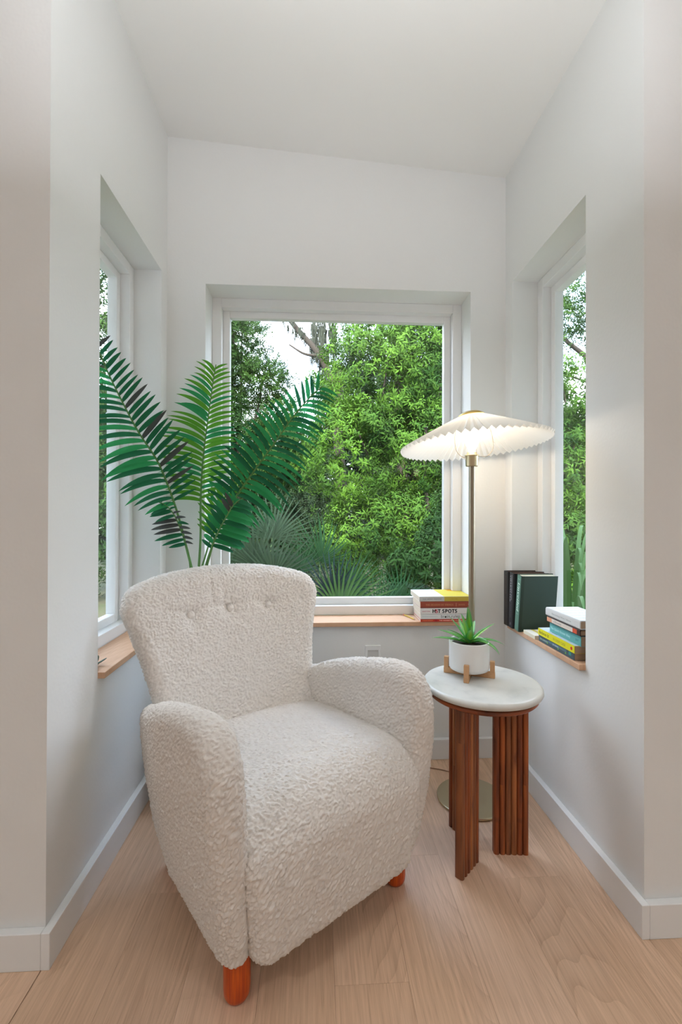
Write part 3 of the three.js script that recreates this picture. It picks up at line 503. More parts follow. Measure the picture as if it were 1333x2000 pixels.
// lying stack at the near end of the right sill
{
  const B = [V(1, 0, 0), V(0, 0, -1), V(0, 1, 0)], grp = 'books stacked flat at the near end of the right window sill';
  let y = SILL + 0.0003;
  const put = (zn, zf, x, o) => { const H = zn - zf; book({ basis: B, at: [x, y + o.T / 2, zn], group: grp, H, ...o }); y += o.T + 0.0006; };
  const tan = 0xc8b09a;
  put(-1.524, -1.775, 0.893, { label: 'dark blue grey paperback with green marks, at the bottom of the right sill stack', W: 0.13, T: 0.0255, cover: 0x4a5a62, pages: tan, spine: (g, w, h) => { fill(g, '#465862', 0, 0, w, h); fill(g, '#5c7c8c', w * 0.3, h * 0.1, w * 0.5, h * 0.4); text(g, 'THE GARDEN', 14, h * 0.5, h * 0.42, '#a8c8c0'); text(g, 'OF PATHS', w * 0.42, h * 0.4, h * 0.36, '#c8d4e8'); for (const k of [0.27, 0.58, 0.78]) { g.fillStyle = '#74b04c'; g.beginPath(); g.arc(w * k, h * 0.62, h * 0.16, 0, 7); g.fill(); } fill(g, '#2f9c90', w * 0.86, h * 0.1, w * 0.06, h * 0.5); } });
  put(-1.517, -1.772, 0.889, { label: 'bright yellow paperback with a red spot, second from the bottom', W: 0.14, T: 0.0262, cover: 0xd9c81c, pages: tan, spine: (g, w, h) => { fill(g, '#e8e020', 0, 0, w, h); text(g, 'Believe It', 16, h * 0.5, h * 0.62, '#6a6414'); text(g, 'IN EVERY CASE', w * 0.44, h * 0.52, h * 0.5, '#98902c', 'sans-serif', 'normal'); g.fillStyle = '#d02818'; g.beginPath(); g.arc(w * 0.93, h * 0.5, h * 0.24, 0, 7); g.fill(); }, front: (g, w, h) => { fill(g, '#c4d4e2', 0, 0, w, h); fill(g, '#26343c', w * 0.1, h * 0.3, w * 0.3, h * 0.14); } });
  put(-1.505, -1.712, 0.905, { label: 'teal blue paperback in the middle of the right sill stack', W: 0.12, T: 0.0345, cover: 0x5fa8a6, pages: tan, spine: (g, w, h) => { fill(g, '#62aaa8', 0, 0, w, h); fill(g, '#4e9494', 0, 0, w, h * 0.2); text(g, 'The Quiet Ocean Way', 16, h * 0.52, h * 0.38, '#b4dede', 'sans-serif', 'bold'); text(g, 'BAY', w * 0.84, h * 0.5, h * 0.3, '#3c7880'); } });
  put(-1.503, -1.724, 0.9, { label: 'white and orange hardback, second from the top', W: 0.125, T: 0.0235, hardback: true, cover: 0x3a2c2a, pages: tan, spine: (g, w, h) => { fill(g, '#e2d6cc', 0, 0, w, h); fill(g, '#e0a080', 0, 0, w * 0.16, h); text(g, 'Chosen', w * 0.22, h * 0.5, h * 0.66, '#6a6c74', 'serif', 'italic'); fill(g, '#d85838', w * 0.8, 0, w * 0.12, h); fill(g, '#43302c', w * 0.92, 0, w * 0.08, h); } });
  put(-1.5, -1.731, 0.898, { label: 'white hardback with a dark edge and grey title on top of the right sill stack', W: 0.13, T: 0.0305, hardback: true, cover: 0xd8d8d8, pages: tan, spine: (g, w, h) => { fill(g, '#d8d8d8', 0, 0, w, h); text(g, 'Becoming Who I Mean', w * 0.2, h * 0.5, h * 0.4, '#808488', 'serif', 'normal'); }, front: (g, w, h) => { fill(g, '#dcdee2', 0, 0, w, h); for (let k = 0; k < 5; k++) text(g, 'words in the margin', 10 + (k % 2) * 20, 60 + k * 90, 30, '#98a0ac', 'serif', 'italic'); } });
  book({ basis: B, at: [0.884, SILL + 0.0075, -1.79], label: 'slim cream booklet lying flat on the right sill beside the green book', category: 'booklet', name: 'booklet', H: 0.1, W: 0.1, T: 0.0145, cover: 0xe4dcc4, pages: 0xefeade, front: (g, w, h) => { fill(g, '#e8e4d8', 0, 0, w, h); fill(g, '#dcd070', w * 0.3, 0, w * 0.14, h); } });
}
{ // pencil on the back sill, outlet on the back wall, a sprig on the left sill
  const p = thing('pencil', 'short yellow pencil lying on the back sill beside the books', 'pencil', [0.457, SILL + 0.0042, -2.195]); p.rotation.y = Math.atan2(0.018, 0.11) + Math.PI / 2 + 0.15;
  part('barrel', new THREE.CylinderGeometry(0.0038, 0.0038, 0.095, 6).rotateZ(Math.PI / 2), std({ color: lin(0.62, 0.42, 0.06), roughness: 0.4 }), p);
  part('tip', new THREE.ConeGeometry(0.0038, 0.014, 12).rotateZ(Math.PI / 2).translate(-0.0545, 0, 0), std({ color: lin(0.5, 0.33, 0.18), roughness: 0.7 }), p);
  part('eraser', new THREE.CylinderGeometry(0.0036, 0.0036, 0.01, 14).rotateZ(Math.PI / 2).translate(0.0525, 0, 0), std({ color: lin(0.6, 0.2, 0.18), roughness: 0.8 }), p);
  const o = thing('wall_outlet', 'white power outlet plate on the back wall above the chair arm', 'outlet', [0.271, 0.475, ZB]);
  const fr = new THREE.Shape([[-0.039, -0.058], [0.039, -0.058], [0.035, 0.058], [-0.035, 0.058]].map((q) => new THREE.Vector2(...q))); fr.holes.push(new THREE.Path([[-0.029, -0.044], [-0.026, 0.038], [0.026, 0.038], [0.029, -0.044]].map((q) => new THREE.Vector2(...q))));
  part('plate', new THREE.ExtrudeGeometry(fr, { depth: 0.005, bevelEnabled: true, bevelSize: 0.001, bevelThickness: 0.001, bevelSegments: 2 }), M.vinyl, o);
  part('socket_face', hard(-0.03, 0.03, -0.045, 0.04, 0, 0.0022), std({ color: lin(0.62, 0.61, 0.59), roughness: 0.5 }), o);
  const s = thing('leaf_sprig', 'tiny dark green leaf sprig at the near end of the left sill', 'leaf', [-0.728, SILL, -1.545]);
  for (const [a, l, e] of [[0.3, 0.045, 0.5], [1.6, 0.04, 0.7], [-0.9, 0.045, 0.35], [2.8, 0.035, 0.5]]) { const g = new THREE.SphereGeometry(1, 14, 8); g.scale(l / 2, 0.0025, 0.008); g.translate(l / 2, 0.002, 0); g.rotateZ(e); g.rotateY(a); part('leaf', g, std({ color: lin(0.04, 0.08, 0.05), roughness: 0.6 }), s); }
}

// ---------------------------------------------------------------- potted palm in the corner behind the chair
{
  const P = thing('potted_palm', 'tall artificial palm with feathery green fronds behind the armchair', 'palm plant', [-0.5, 0, -1.98]);
  const O = P.position;
  part('pot', lathe([[0, 0], [0.095, 0], [0.1, 0.006], [0.118, 0.22], [0.122, 0.225], [0.12, 0.23], [0.112, 0.23], [0.11, 0.19], [0, 0.19]], 48), std({ color: lin(0.06, 0.06, 0.06), roughness: 0.6 }), P);
  const mats = { dark: M.leaf(lin(0.02, 0.145, 0.062), 0.2), mid: M.leaf(lin(0.035, 0.29, 0.095), 0.3), fresh: M.leaf(lin(0.11, 0.34, 0.03), 0.5), grey: M.leaf(lin(0.075, 0.08, 0.075), 0.1), stem: std({ color: lin(0.09, 0.22, 0.05), roughness: 0.6 }), rach: std({ color: lin(0.012, 0.05, 0.02), roughness: 0.7 }) };
  const leaflet = (bend, side, ratio) => { // unit leaflet along +x, folded along its midrib, bending to −y and, in its own plane, to +z
    const n = 9, pos = [], idx = []; let x = 0, y = 0;
    for (let i = 0; i <= n; i++) {
      const t = i / n, a = -bend * t; if (i) { x += Math.cos(a) / n; y += Math.sin(a) / n; }
      const w = ratio * 0.5 * Math.pow(Math.max(0, Math.sin(Math.PI * Math.min(1, 0.12 + 0.88 * Math.pow(t, 0.85)))), 0.7) + 0.002;
      const nx = -Math.sin(a), ny = Math.cos(a), li = w * 0.35, z = side * t * t, xx = x * (1 - 0.25 * side * side * t);
      pos.push(xx + nx * li, y + ny * li, z - w, xx, y, z, xx + nx * li, y + ny * li, z + w);
      if (i < n) { const q = i * 3; idx.push(q, q + 1, q + 3, q + 1, q + 4, q + 3, q + 1, q + 2, q + 4, q + 2, q + 5, q + 4); }
    }
    const g = new THREE.BufferGeometry(); g.setAttribute('position', new THREE.Float32BufferAttribute(pos, 3)); g.setIndex(idx); g.computeVertexNormals(); return g;
  };
  const shapes = {}; // a few shared variants: bend class, sideways sag, broad or slim
  const shapeFor = (bend, sag, broad) => (shapes[[bend, sag, broad]] ??= leaflet([0.15, 0.4, 0.8, 1.2][bend], [-0.36, -0.2, 0, 0.2, 0.36][sag + 2], [0.085, 0.115, 0.16][broad] * 1.28));
  function frond({ pts, n, start, L, R, ll, lr, tipTilt = [0.55, 1.1], baseTilt = 0.2, bendL, bendR, matL, matR, wid = 1, nrm, sagL = 0, sagR = 0 }) {
    const f = sub('frond', P), c = new THREE.CatmullRomCurve3(pts.map((p) => V(...p).sub(O)));
    const r0 = 0.0075; part('stem', tube([V((rnd() - 0.5) * 0.03, 0.19, (rnd() - 0.5) * 0.03), ...c.getPoints(14)], (t) => r0 * (1 - 0.82 * t) + 0.0007, 44, 7), mats.stem, f);
    for (let i = 0; i < n; i++) for (const s of [0, 1]) {
      const t = (i + (s ? 0.5 : 0)) / n, u = start + (1 - start) * t * 0.985, p = c.getPointAt(u), tan = c.getTangentAt(u);
      const sd = V(...(s ? R : L)).normalize(); sd.addScaledVector(tan, -sd.dot(tan)).normalize();
      const tilt = baseTilt + (tipTilt[s] - baseTilt) * Math.pow(t, 1.3) + (rnd() - 0.5) * 0.09;
      const d = sd.multiplyScalar(Math.cos(tilt)).addScaledVector(tan, Math.sin(tilt)).normalize();
      d.y += (rnd() - 0.5) * 0.05; d.normalize();
      const prof = Math.min(1, 0.62 + 1.7 * t) * (1 - 0.62 * Math.pow(t, 2.2));
      const len = (s ? lr : ll) * prof * rr(0.94, 1.05);
      const up = nrm ? V(...nrm) : V(0, 0.35, 1); up.addScaledVector(d, -up.dot(d)).normalize();
      const zz = new THREE.Vector3().crossVectors(d, up);
      const sag = Math.abs(zz.y) < 0.25 ? 0 : Math.sign(-zz.y) * (s ? sagR : sagL), broad = len > 0.16 ? 0 : len > 0.09 ? 1 : 2;
      const m = part('leaflet', shapeFor(Math.min(3, (s ? bendR : bendL) + (rnd() < 0.25 ? 1 : 0)), sag, broad), mats[(s ? matR : matL)[Math.floor(rnd() * (s ? matR : matL).length)]], f);
      m.position.copy(p); m.quaternion.setFromRotationMatrix(new THREE.Matrix4().makeBasis(d, up, zz)); m.scale.set(len, len, len * wid);
    }
  }
  // left frond, reaching into the left window recess
  frond({ pts: [[-0.523, 0.9, -1.97], [-0.548, 1.028, -1.95], [-0.574, 1.178, -1.9], [-0.625, 1.36, -1.83], [-0.675, 1.452, -1.79], [-0.728, 1.578, -1.74], [-0.765, 1.695, -1.68], [-0.775, 1.755, -1.64]], n: 26, start: 0.32, L: [-0.55, 0.02, 0.8], R: [0.4, 0.85, 0.1], ll: 0.24, lr: 0.155, bendL: 0, bendR: 0, matL: ['dark', 'dark', 'mid'], matR: ['dark', 'dark', 'dark', 'grey', 'dark'], tipTilt: [0.75, 0.6], baseTilt: 0.3, nrm: [0.4, 0.5, 0.75], sagL: 1 });
  // upright frond in the corner
  frond({ pts: [[-0.505, 0.897, -2.0], [-0.502, 1.046, -2.02], [-0.505, 1.192, -2.03], [-0.5, 1.381, -2.045], [-0.476, 1.595, -2.05], [-0.452, 1.767, -2.045], [-0.443, 1.811, -2.04]], n: 27, start: 0.34, L: [-1, 0.1, 0.35], R: [1, 0.1, 0.25], ll: 0.2, lr: 0.165, bendL: 1, bendR: 0, matL: ['fresh', 'mid', 'fresh', 'fresh'], matR: ['fresh', 'fresh', 'fresh', 'mid'], tipTilt: [1.0, 0.8], baseTilt: 0.35, nrm: [0, 0.3, 1], sagL: 2, sagR: 1, wid: 0.95 });
  // right frond, across the back window
  frond({ pts: [[-0.47, 0.899, -1.98], [-0.427, 1.049, -1.96], [-0.343, 1.203, -1.92], [-0.249, 1.333, -1.89], [-0.162, 1.449, -1.87], [-0.084, 1.555, -1.85], [-0.014, 1.632, -1.84], [0.03, 1.668, -1.83]], n: 28, start: 0.28, L: [-0.75, 0.62, 0.15], R: [0.85, -0.5, 0.2], ll: 0.17, lr: 0.215, bendL: 0, bendR: 0, matL: ['mid', 'dark', 'mid'], matR: ['mid', 'mid', 'dark', 'mid'], tipTilt: [0.8, 0.9], baseTilt: 0.3, nrm: [0.25, 0.45, 1], sagL: 1, sagR: 2 });
  // short frond bending towards the viewer
  frond({ pts: [[-0.471, 0.903, -1.95], [-0.435, 0.989, -1.9], [-0.393, 1.066, -1.84], [-0.343, 1.138, -1.77], [-0.302, 1.186, -1.71], [-0.274, 1.204, -1.68]], n: 11, start: 0.3, L: [-0.6, 0.2, -0.2], R: [0.9, 0.0, 0.1], ll: 0.1, lr: 0.165, bendL: 2, bendR: 3, matL: ['dark', 'grey', 'mid'], matR: ['dark', 'mid', 'mid', 'dark'], tipTilt: [0.7, 0.5], baseTilt: 0.2, wid: 1.2 });
  frond({ pts: [[-0.492, 0.914, -2.0], [-0.464, 1.023, -2.02], [-0.436, 1.124, -2.04], [-0.408, 1.216, -2.05], [-0.39, 1.275, -2.05]], n: 11, start: 0.4, L: [-1, 0.3, 0.2], R: [1, 0.2, 0.2], ll: 0.13, lr: 0.12, bendL: 1, bendR: 1, matL: ['fresh', 'fresh', 'mid'], matR: ['fresh', 'mid'], tipTilt: [0.9, 0.9], baseTilt: 0.4, wid: 0.95 });
  frond({ pts: [[-0.53, 0.907, -1.97], [-0.535, 0.985, -1.95], [-0.55, 1.062, -1.92], [-0.574, 1.147, -1.88], [-0.601, 1.187, -1.85], [-0.622, 1.197, -1.83]], n: 10, start: 0.35, L: [-1, -0.3, 0.2], R: [0.4, 0.3, 0.6], ll: 0.12, lr: 0.06, bendL: 1, bendR: 2, matL: ['dark', 'grey', 'dark'], matR: ['dark', 'grey'], tipTilt: [0.5, 0.5], baseTilt: 0.1, wid: 1.15 });
}

// ---------------------------------------------------------------- outside
part('ground', (() => { const g = new THREE.PlaneGeometry(90, 60, 90, 60).rotateX(-Math.PI / 2).translate(0, -0.42, -18), p = g.attributes.position; for (let i = 0; i < p.count; i++) p.setY(i, p.getY(i) + 0.12 * noise(p.getX(i) * 0.4, 1, p.getZ(i) * 0.4) - (p.getZ(i) > -3.2 && Math.abs(p.getX(i)) < 4 ? 0.1 : 0)); g.computeVertexNormals(); return g; })(), std({ map: (() => { const t = tex(512, 512, (u, v) => { const a = 0.5 + 0.5 * noise(u * 60, v * 60, 1), b = 0.5 + 0.5 * noise(u * 9, v * 9, 4); return mixc([0.26, 0.24, 0.17], mixc([0.42, 0.38, 0.28], [0.22, 0.33, 0.13], b), a); }); t.repeat.set(20, 14); return t; })(), roughness: 1 })).userData.kind = 'structure';

function sprayGeo(nLeaf, leafL, leafW, spread, droop) { // a twig of pointed leaves, local +y outward
  const pos = [], idx = [];
  for (let i = 0; i < nLeaf; i++) {
    const t = i / nLeaf, a = i * 2.4, b = V(0, 0, 0), base = V((rnd() - 0.5) * 0.03, t * spread, (rnd() - 0.5) * 0.03);
    const out = 0.9 - 0.4 * t, d = V(Math.cos(a) * out, 0.25 + 0.45 * t - droop, Math.sin(a) * out).normalize();
    const s = V(-Math.sin(a), (rnd() - 0.5) * 0.7, Math.cos(a)).normalize(), n = new THREE.Vector3().crossVectors(s, d), L = leafL * rr(0.75, 1.2), w = leafW * rr(0.8, 1.15) / 2, q = pos.length / 3;
    const put = (k, m, h) => pos.push(base.x + d.x * L * k + s.x * m + n.x * h, base.y + d.y * L * k + s.y * m + n.y * h - droop * k * k * L * 0.5, base.z + d.z * L * k + s.z * m + n.z * h);
    put(0, 0, 0); put(0.45, w, w * 0.4); put(0.45, 0, 0); put(0.45, -w, w * 0.4); put(1, 0, 0);
    idx.push(q, q + 1, q + 2, q, q + 2, q + 3, q + 1, q + 4, q + 2, q + 2, q + 4, q + 3);
  }
  const g = new THREE.BufferGeometry(); g.setAttribute('position', new THREE.Float32BufferAttribute(pos, 3)); g.setIndex(idx); g.computeVertexNormals(); return g;
}
const sprayA = sprayGeo(10, 0.085, 0.026, 0.12, 0.55), sprayB = sprayGeo(11, 0.06, 0.022, 0.13, 0.15), sprayC = sprayGeo(12, 0.11, 0.04, 0.2, 0.3);
function foliage(parent, blobs, count, spray, tones, scale = 1, shell = 0.6, clump = 0.35) {
  let tries = 0;
  const vol = blobs.map((b) => b[3] * b[4] * b[5]).map((v) => Math.pow(v, 0.72)), tot = vol.reduce((a, b) => a + b, 0), im = new THREE.InstancedMesh(spray, M.leaf(lin(1, 1, 1), 0.3), count);
  const q = new THREE.Quaternion(), m = new THREE.Matrix4(), up = V(0, 1, 0); let k = 0;
  blobs.forEach((b, bi) => {
    const n = bi === blobs.length - 1 ? count - k : Math.round((count * vol[bi]) / tot), tints = [];
    for (let i = 0; i < n && k < count; i++, k++) {
      let d = V(rr(-1, 1), rr(-1, 1), rr(-1, 1)); while (d.lengthSq() > 1 || d.lengthSq() < 0.01) d = V(rr(-1, 1), rr(-1, 1), rr(-1, 1)); d.normalize();
      const lump = 1 + 0.28 * noise(d.x * 3 + bi * 7, d.y * 3, d.z * 3) + 0.16 * noise(d.x * 8 + bi, d.y * 8, d.z * 8), r = lump * (shell + (1 - shell) * Math.sqrt(rnd()));
      const p = V(b[0] + d.x * b[3] * r, b[1] + d.y * b[4] * r, b[2] + d.z * b[5] * r);
      if (clump && noise(p.x * 2.3 + 11, p.y * 2.3, p.z * 2.3) + 0.5 * noise(p.x * 5, p.y * 5 + 3, p.z * 5) < rr(-0.5, clump) && tries++ < 4) { i--; k--; continue; }
      tries = 0;
      const o = d.clone().add(V(rr(-0.7, 0.7), rr(-0.5, 0.7), rr(-0.7, 0.7))).normalize(); q.setFromUnitVectors(up, o); q.multiply(new THREE.Quaternion().setFromAxisAngle(up, rnd() * 6.283));
      const s = scale * rr(0.75, 1.3); m.compose(p, q, V(s, s, s)); im.setMatrixAt(k, m);
      const fresh = Math.min(1, Math.max(0, 0.5 + 0.75 * noise(p.x * 1.3 + 4, p.y * 1.3, p.z * 1.3) + rr(-0.25, 0.25))), c = mixc(tones[0], tones[1], fresh), v = rr(0.85, 1.15); im.setColorAt(k, lin(c[0] * v, c[1] * v, c[2] * v));
    }
  });
  im.name = 'foliage'; im.userData.kind = 'stuff'; parent.add(im); return im;
}
function tree(name, label, category, at, trunk, branches, blobs, count, spray, tones, scale, shell, group) {
  const t = thing(name, label, category, at, group), rel = (p) => V(p[0] - at[0], p[1] - at[1], p[2] - at[2]);
  if (trunk) part('trunk', tube(trunk.pts.map(rel), (k) => trunk.r * (1 - 0.7 * k) + 0.008, 24, 9), M.bark, t);
  for (const b of branches) part('branch', tube(b.pts.map(rel), (k) => b.r * (1 - 0.8 * k) + 0.004, 20, 7), M.bark, t);
  foliage(t, blobs.map((b) => [b[0] - at[0], b[1] - at[1], b[2] - at[2], b[3], b[4], b[5]]), count, spray, tones, scale, shell);
  return t;
}
const BRIGHT = [[0.014, 0.052, 0.006], [0.088, 0.19, 0.016]], MID = [[0.015, 0.048, 0.010], [0.045, 0.105, 0.014]], DEEP = [[0.010, 0.027, 0.009], [0.024, 0.05, 0.014]];
const autoBranches = (base, blobs, r = 0.035) => blobs.map((b) => ({ r, pts: [base, [(base[0] + b[0]) / 2 + rr(-0.2, 0.2), (base[1] + b[1]) / 2 + 0.1, (base[2] + b[2]) / 2], [b[0] + rr(-0.3, 0.3), b[1] + b[4] * 0.5, b[2]]] }));
// slender dark stems under the bright tree are saplings grouped with it
function stems(t, at) { for (const [x, z, lean] of [[2.0, -7.3, -0.22], [2.2, -7.4, -0.1]]) part('stem', tube([[x, -0.4, z], [x + lean * 0.3, 0.5, z], [x + lean, 1.6, z], [x + lean * 1.1, 2.6, z + 0.1]].map((p) => V(p[0] - at[0], p[1] - at[1], p[2] - at[2])), (k) => 0.05 * (1 - 0.5 * k), 16, 8), M.bark, t); }
{ // broad bright tree filling the right of the back window
  const blobs = [[1.6, 5.0, -8.2, 1.3, 1.5, 1.1], [1.12, 3.5, -7.9, 1.15, 1.2, 1.0], [2.4, 3.6, -7.9, 1.2, 1.6, 1.1], [0.55, 2.1, -7.4, 0.85, 0.95, 0.8], [1.7, 2.2, -7.5, 0.9, 0.8, 0.8], [2.6, 1.6, -7.6, 1.0, 1.1, 0.9], [2.0, 6.6, -8.5, 1.4, 1.1, 1.1], [0.75, 0.75, -7.1, 0.75, 0.7, 0.6], [1.35, 0.95, -7.0, 0.6, 0.6, 0.5], [2.9, 5.6, -8.4, 1.2, 1.4, 1.0]];
  const bt = tree('broadleaf_tree', 'tall bright green tree filling the right side of the back window view', 'tree', [1.6, -0.4, -8.4], { r: 0.13, pts: [[1.6, -0.4, -8.4], [1.62, 1, -8.35], [1.55, 2.6, -8.3], [1.5, 4.6, -8.3], [1.5, 6.3, -8.4]] }, autoBranches([1.58, 1.4, -8.35], blobs), blobs, 12500, sprayA, BRIGHT, 0.95, 0.6); stems(bt, [1.6, -0.4, -8.4]);
}
{ const blobs = [[1.5, 0.35, -5.3, 0.62, 0.62, 0.5], [1.85, 0.9, -5.5, 0.5, 0.5, 0.45]]; tree('shrub', 'glossy green shrub at the lower right corner of the back window', 'shrub', [1.6, -0.4, -5.4], { r: 0.03, pts: [[1.6, -0.4, -5.4], [1.58, 0, -5.4], [1.5, 0.5, -5.4]] }, [], blobs, 1900, sprayA, [[0.015, 0.05, 0.009], [0.045, 0.11, 0.016]], 0.85, 0.5); }
{ const blobs = [[-2.2, 5.7, -12, 0.9, 0.8, 0.9], [-1.4, 4.7, -12, 0.75, 0.55, 0.7], [-2.6, 4.2, -12, 0.9, 0.9, 0.9], [-1.1, 3.7, -12.3, 0.8, 0.55, 0.7], [-2.2, 2.7, -12, 1.3, 1.2, 1.0], [-0.7, 2.6, -12, 0.9, 0.9, 0.8], [-2.9, 6.6, -12, 1, 0.8, 0.9]]; tree('oak_tree', 'darker open oak tree with sky gaps at the upper left of the back window view', 'tree', [-2.2, -0.4, -12.3], { r: 0.16, pts: [[-2.2, -0.4, -12.3], [-2.1, 1.5, -12.2], [-2.3, 3.5, -12.2], [-2.2, 6, -12.2]] }, autoBranches([-2.15, 2.2, -12.2], blobs, 0.05), blobs, 10500, sprayB, MID, 1.2, 0.3); }
{ // limb with hanging moss
  const t = thing('mossy_limb_tree', 'oak with a bare slanting limb draped in grey hanging moss', 'tree', [0.55, -0.4, -10.5]);
  const rel = (a) => a.map((p) => V(p[0] - 0.55, p[1] + 0.4, p[2] + 10.5));
  part('trunk', tube(rel([[0.55, -0.4, -10.5], [0.6, 1.5, -10.5], [0.5, 3.2, -10.4], [0.55, 4.4, -10.3]]), (k) => 0.17 * (1 - 0.5 * k), 20, 9), M.bark, t);
  part('branch', tube(rel([[0.6, 3.6, -10.4], [0.3, 4.3, -10.3], [0.05, 4.75, -10.2], [-0.35, 5.2, -10.2], [-0.85, 5.75, -10.2], [-1.5, 6.1, -10.3]]), (k) => 0.085 * (1 - 0.75 * k) + 0.012, 26, 8), M.bark, t);
  part('branch', tube(rel([[0.1, 4.7, -10.2], [-0.25, 4.7, -10.1], [-0.6, 4.9, -10.1]]), (k) => 0.035 * (1 - 0.7 * k) + 0.006, 14, 6), M.bark, t);
  const g = []; for (let i = 0; i < 14; i++) { const x = rr(-0.05, 0.05), z = rr(-0.05, 0.05), l = rr(0.5, 1); g.push(tube([[x, 0, z], [x + rr(-0.04, 0.04), -l * 0.4, z + rr(-0.03, 0.03)], [x * 0.6 + rr(-0.04, 0.04), -l * 0.75, z], [x * 0.4 + rr(-0.02, 0.02), -l, z]], (k) => 0.007 * (1 - k) + 0.0015, 7, 4)); }
  const moss = merge(g), spots = []; const c = new THREE.CatmullRomCurve3(rel([[0.3, 4.3, -10.3], [0.05, 4.75, -10.2], [-0.35, 5.2, -10.2], [-0.85, 5.75, -10.2], [-1.5, 6.1, -10.3]]));
  for (let i = 0; i < 34; i++) { const p = c.getPoint(rnd()); spots.push([p.x + rr(-0.1, 0.1), p.y, p.z + rr(-0.15, 0.15), rr(0.15, 0.45)]); }
  for (let i = 0; i < 40; i++) spots.push([rr(-0.65, -0.1), rr(5.2, 6.3), rr(-0.2, 0.2), rr(0.5, 1.2)]);
  const im = new THREE.InstancedMesh(moss, std({ color: lin(0.045, 0.055, 0.038), roughness: 1 }), spots.length), m = new THREE.Matrix4();
  spots.forEach((s, i) => { m.compose(V(s[0], s[1], s[2]), new THREE.Quaternion().setFromAxisAngle(V(0, 1, 0), rnd() * 6), V(0.9, s[3], 0.9)); im.setMatrixAt(i, m); }); im.name = 'hanging_moss'; im.userData.kind = 'stuff'; t.add(im);
  foliage(t, [[0.2, 6.6, 0, 0.8, 0.5, 0.6], [-1.2, 7.2, 0, 0.7, 0.4, 0.6]].map((b) => b), 900, sprayB, MID, 1.2, 0.3);
}
// slender trunks, dark backdrop trees
const backdrop = [[-7.5, -17, 2.3, 5.2, 'far dark tree at the left edge of the woods'], [-4.2, -18, 2.2, 4.1, 'far dark tree behind the open oak'], [-1.2, -18, 2.0, 3.6, 'low far tree below the patch of sky'], [1.6, -17, 2.3, 7.0, 'tall far tree behind the bright tree'], [4.6, -16, 2.4, 6.0, 'far dark tree right of the bright tree'], [8.2, -16, 2.6, 4.6, 'far tree behind the right window'], [11.5, -15, 2.6, 5.0, 'far dark tree at the right edge of the woods'], [-9, -9.5, 2.3, 4.2, 'dark tree off to the left, beyond the left window'], [-10, -4.5, 2.2, 3.8, 'dark tree furthest left, level with the nook'], [10, -8, 2.2, 4.4, 'dark tree off to the right, beyond the right window']];
for (const [x, z, r, h, l] of backdrop) { const blobs = [[x, h * 0.3, z, r * 1.1, h * 0.42, 1.4], [x + rr(-0.4, 0.4), h * 0.72, z, r * 0.85, h * 0.34, 1.3]]; tree('background_tree', l, 'tree', [x, -0.4, z], { r: 0.2, pts: [[x, -0.4, z], [x, h * 0.4, z], [x, h * 0.8, z]] }, [], blobs, 3600, sprayC, DEEP, 1.7, 0.55); }
{ const blobs = [[-0.6, 0.7, -10.8, 1.2, 1.0, 0.7], [-2.4, 0.6, -10.5, 1.2, 1.0, 0.7], [0.6, 0.5, -10.4, 1.0, 0.8, 0.7]]; tree('understorey_shrub', 'shaded dark shrub behind the fan palms', 'shrub', [-0.6, -0.4, -10.8], null, [], blobs, 3000, sprayB, DEEP, 1.3, 0.5); }
// right window: mid tree with a slanting limb, arching strap plant
{ const blobs = [[4.7, 3.25, -8.2, 1.0, 0.8, 0.9], [4.5, 1.9, -8.0, 1.2, 1.0, 0.9], [5.3, 1.0, -8.6, 1.4, 1.3, 1.0], [4.2, 0.6, -7.6, 1.0, 0.9, 0.8]]; tree('side_tree', 'leafy tree seen through the right window', 'tree', [4.8, -0.4, -8.6], { r: 0.1, pts: [[4.8, -0.4, -8.6], [4.75, 1.2, -8.5], [4.6, 2.8, -8.4]] }, autoBranches([4.78, 0.9, -8.5], blobs), blobs, 4300, sprayA, BRIGHT, 1.05, 0.5); }
{ const blobs = [[5.0, 5.35, -9, 0.8, 0.7, 0.8], [4.6, 4.5, -9, 0.5, 0.25, 0.5], [5.9, 5.2, -9, 0.9, 0.9, 0.8]]; tree('leaning_tree', 'tree with slanting bare limbs against the sky in the right window', 'tree', [6.6, -0.4, -9.2], { r: 0.16, pts: [[6.6, -0.4, -9.2], [6.5, 2, -9.2], [6.4, 4.5, -9.1], [6.3, 6, -9.1]] }, [{ r: 0.075, pts: [[6.4, 3.7, -9.1], [5.7, 4.25, -9], [5.1, 4.7, -9], [4.5, 5.2, -9]] }, { r: 0.03, pts: [[6.4, 3.6, -9.1], [5.6, 3.85, -9], [4.9, 4.05, -9], [4.3, 4.15, -9]] }], blobs, 900, sprayB, MID, 1.1, 0.2); }
{
  const t = thing('strap_leaf_plant', 'clump of long arching strap leaves close outside the right window', 'plant', [2.0, -0.4, -3.45]), mt = M.leaf(lin(0.10, 0.19, 0.06), 0.3);
  for (let i = 0; i < 60; i++) { const a = rnd() * 6.283, L = rr(1.35, 2.15), reach = rr(0.3, 0.85), w = rr(0.011, 0.019), pos = [], idx = [], n = 12; for (let k = 0; k <= n; k++) { const u = k / n, x = reach * Math.pow(u, 1.5) * 1.1, y = L * (u * 1.25 - 0.62 * u * u * u), ww = w * Math.pow(Math.sin(Math.PI * Math.min(1, 0.15 + 0.85 * u)), 0.6) + 0.001; pos.push(x, y + ww * 0.3, -ww, x, y, 0, x, y + ww * 0.3, ww); if (k < n) { const q = k * 3; idx.push(q, q + 1, q + 3, q + 1, q + 4, q + 3, q + 1, q + 2, q + 4, q + 2, q + 5, q + 4); } } const g = new THREE.BufferGeometry(); g.setAttribute('position', new THREE.Float32BufferAttribute(pos, 3)); g.setIndex(idx); g.computeVertexNormals(); g.translate(rr(0, 0.05), 0, 0).rotateY(a); part('leaf', g, mt, t); }
}
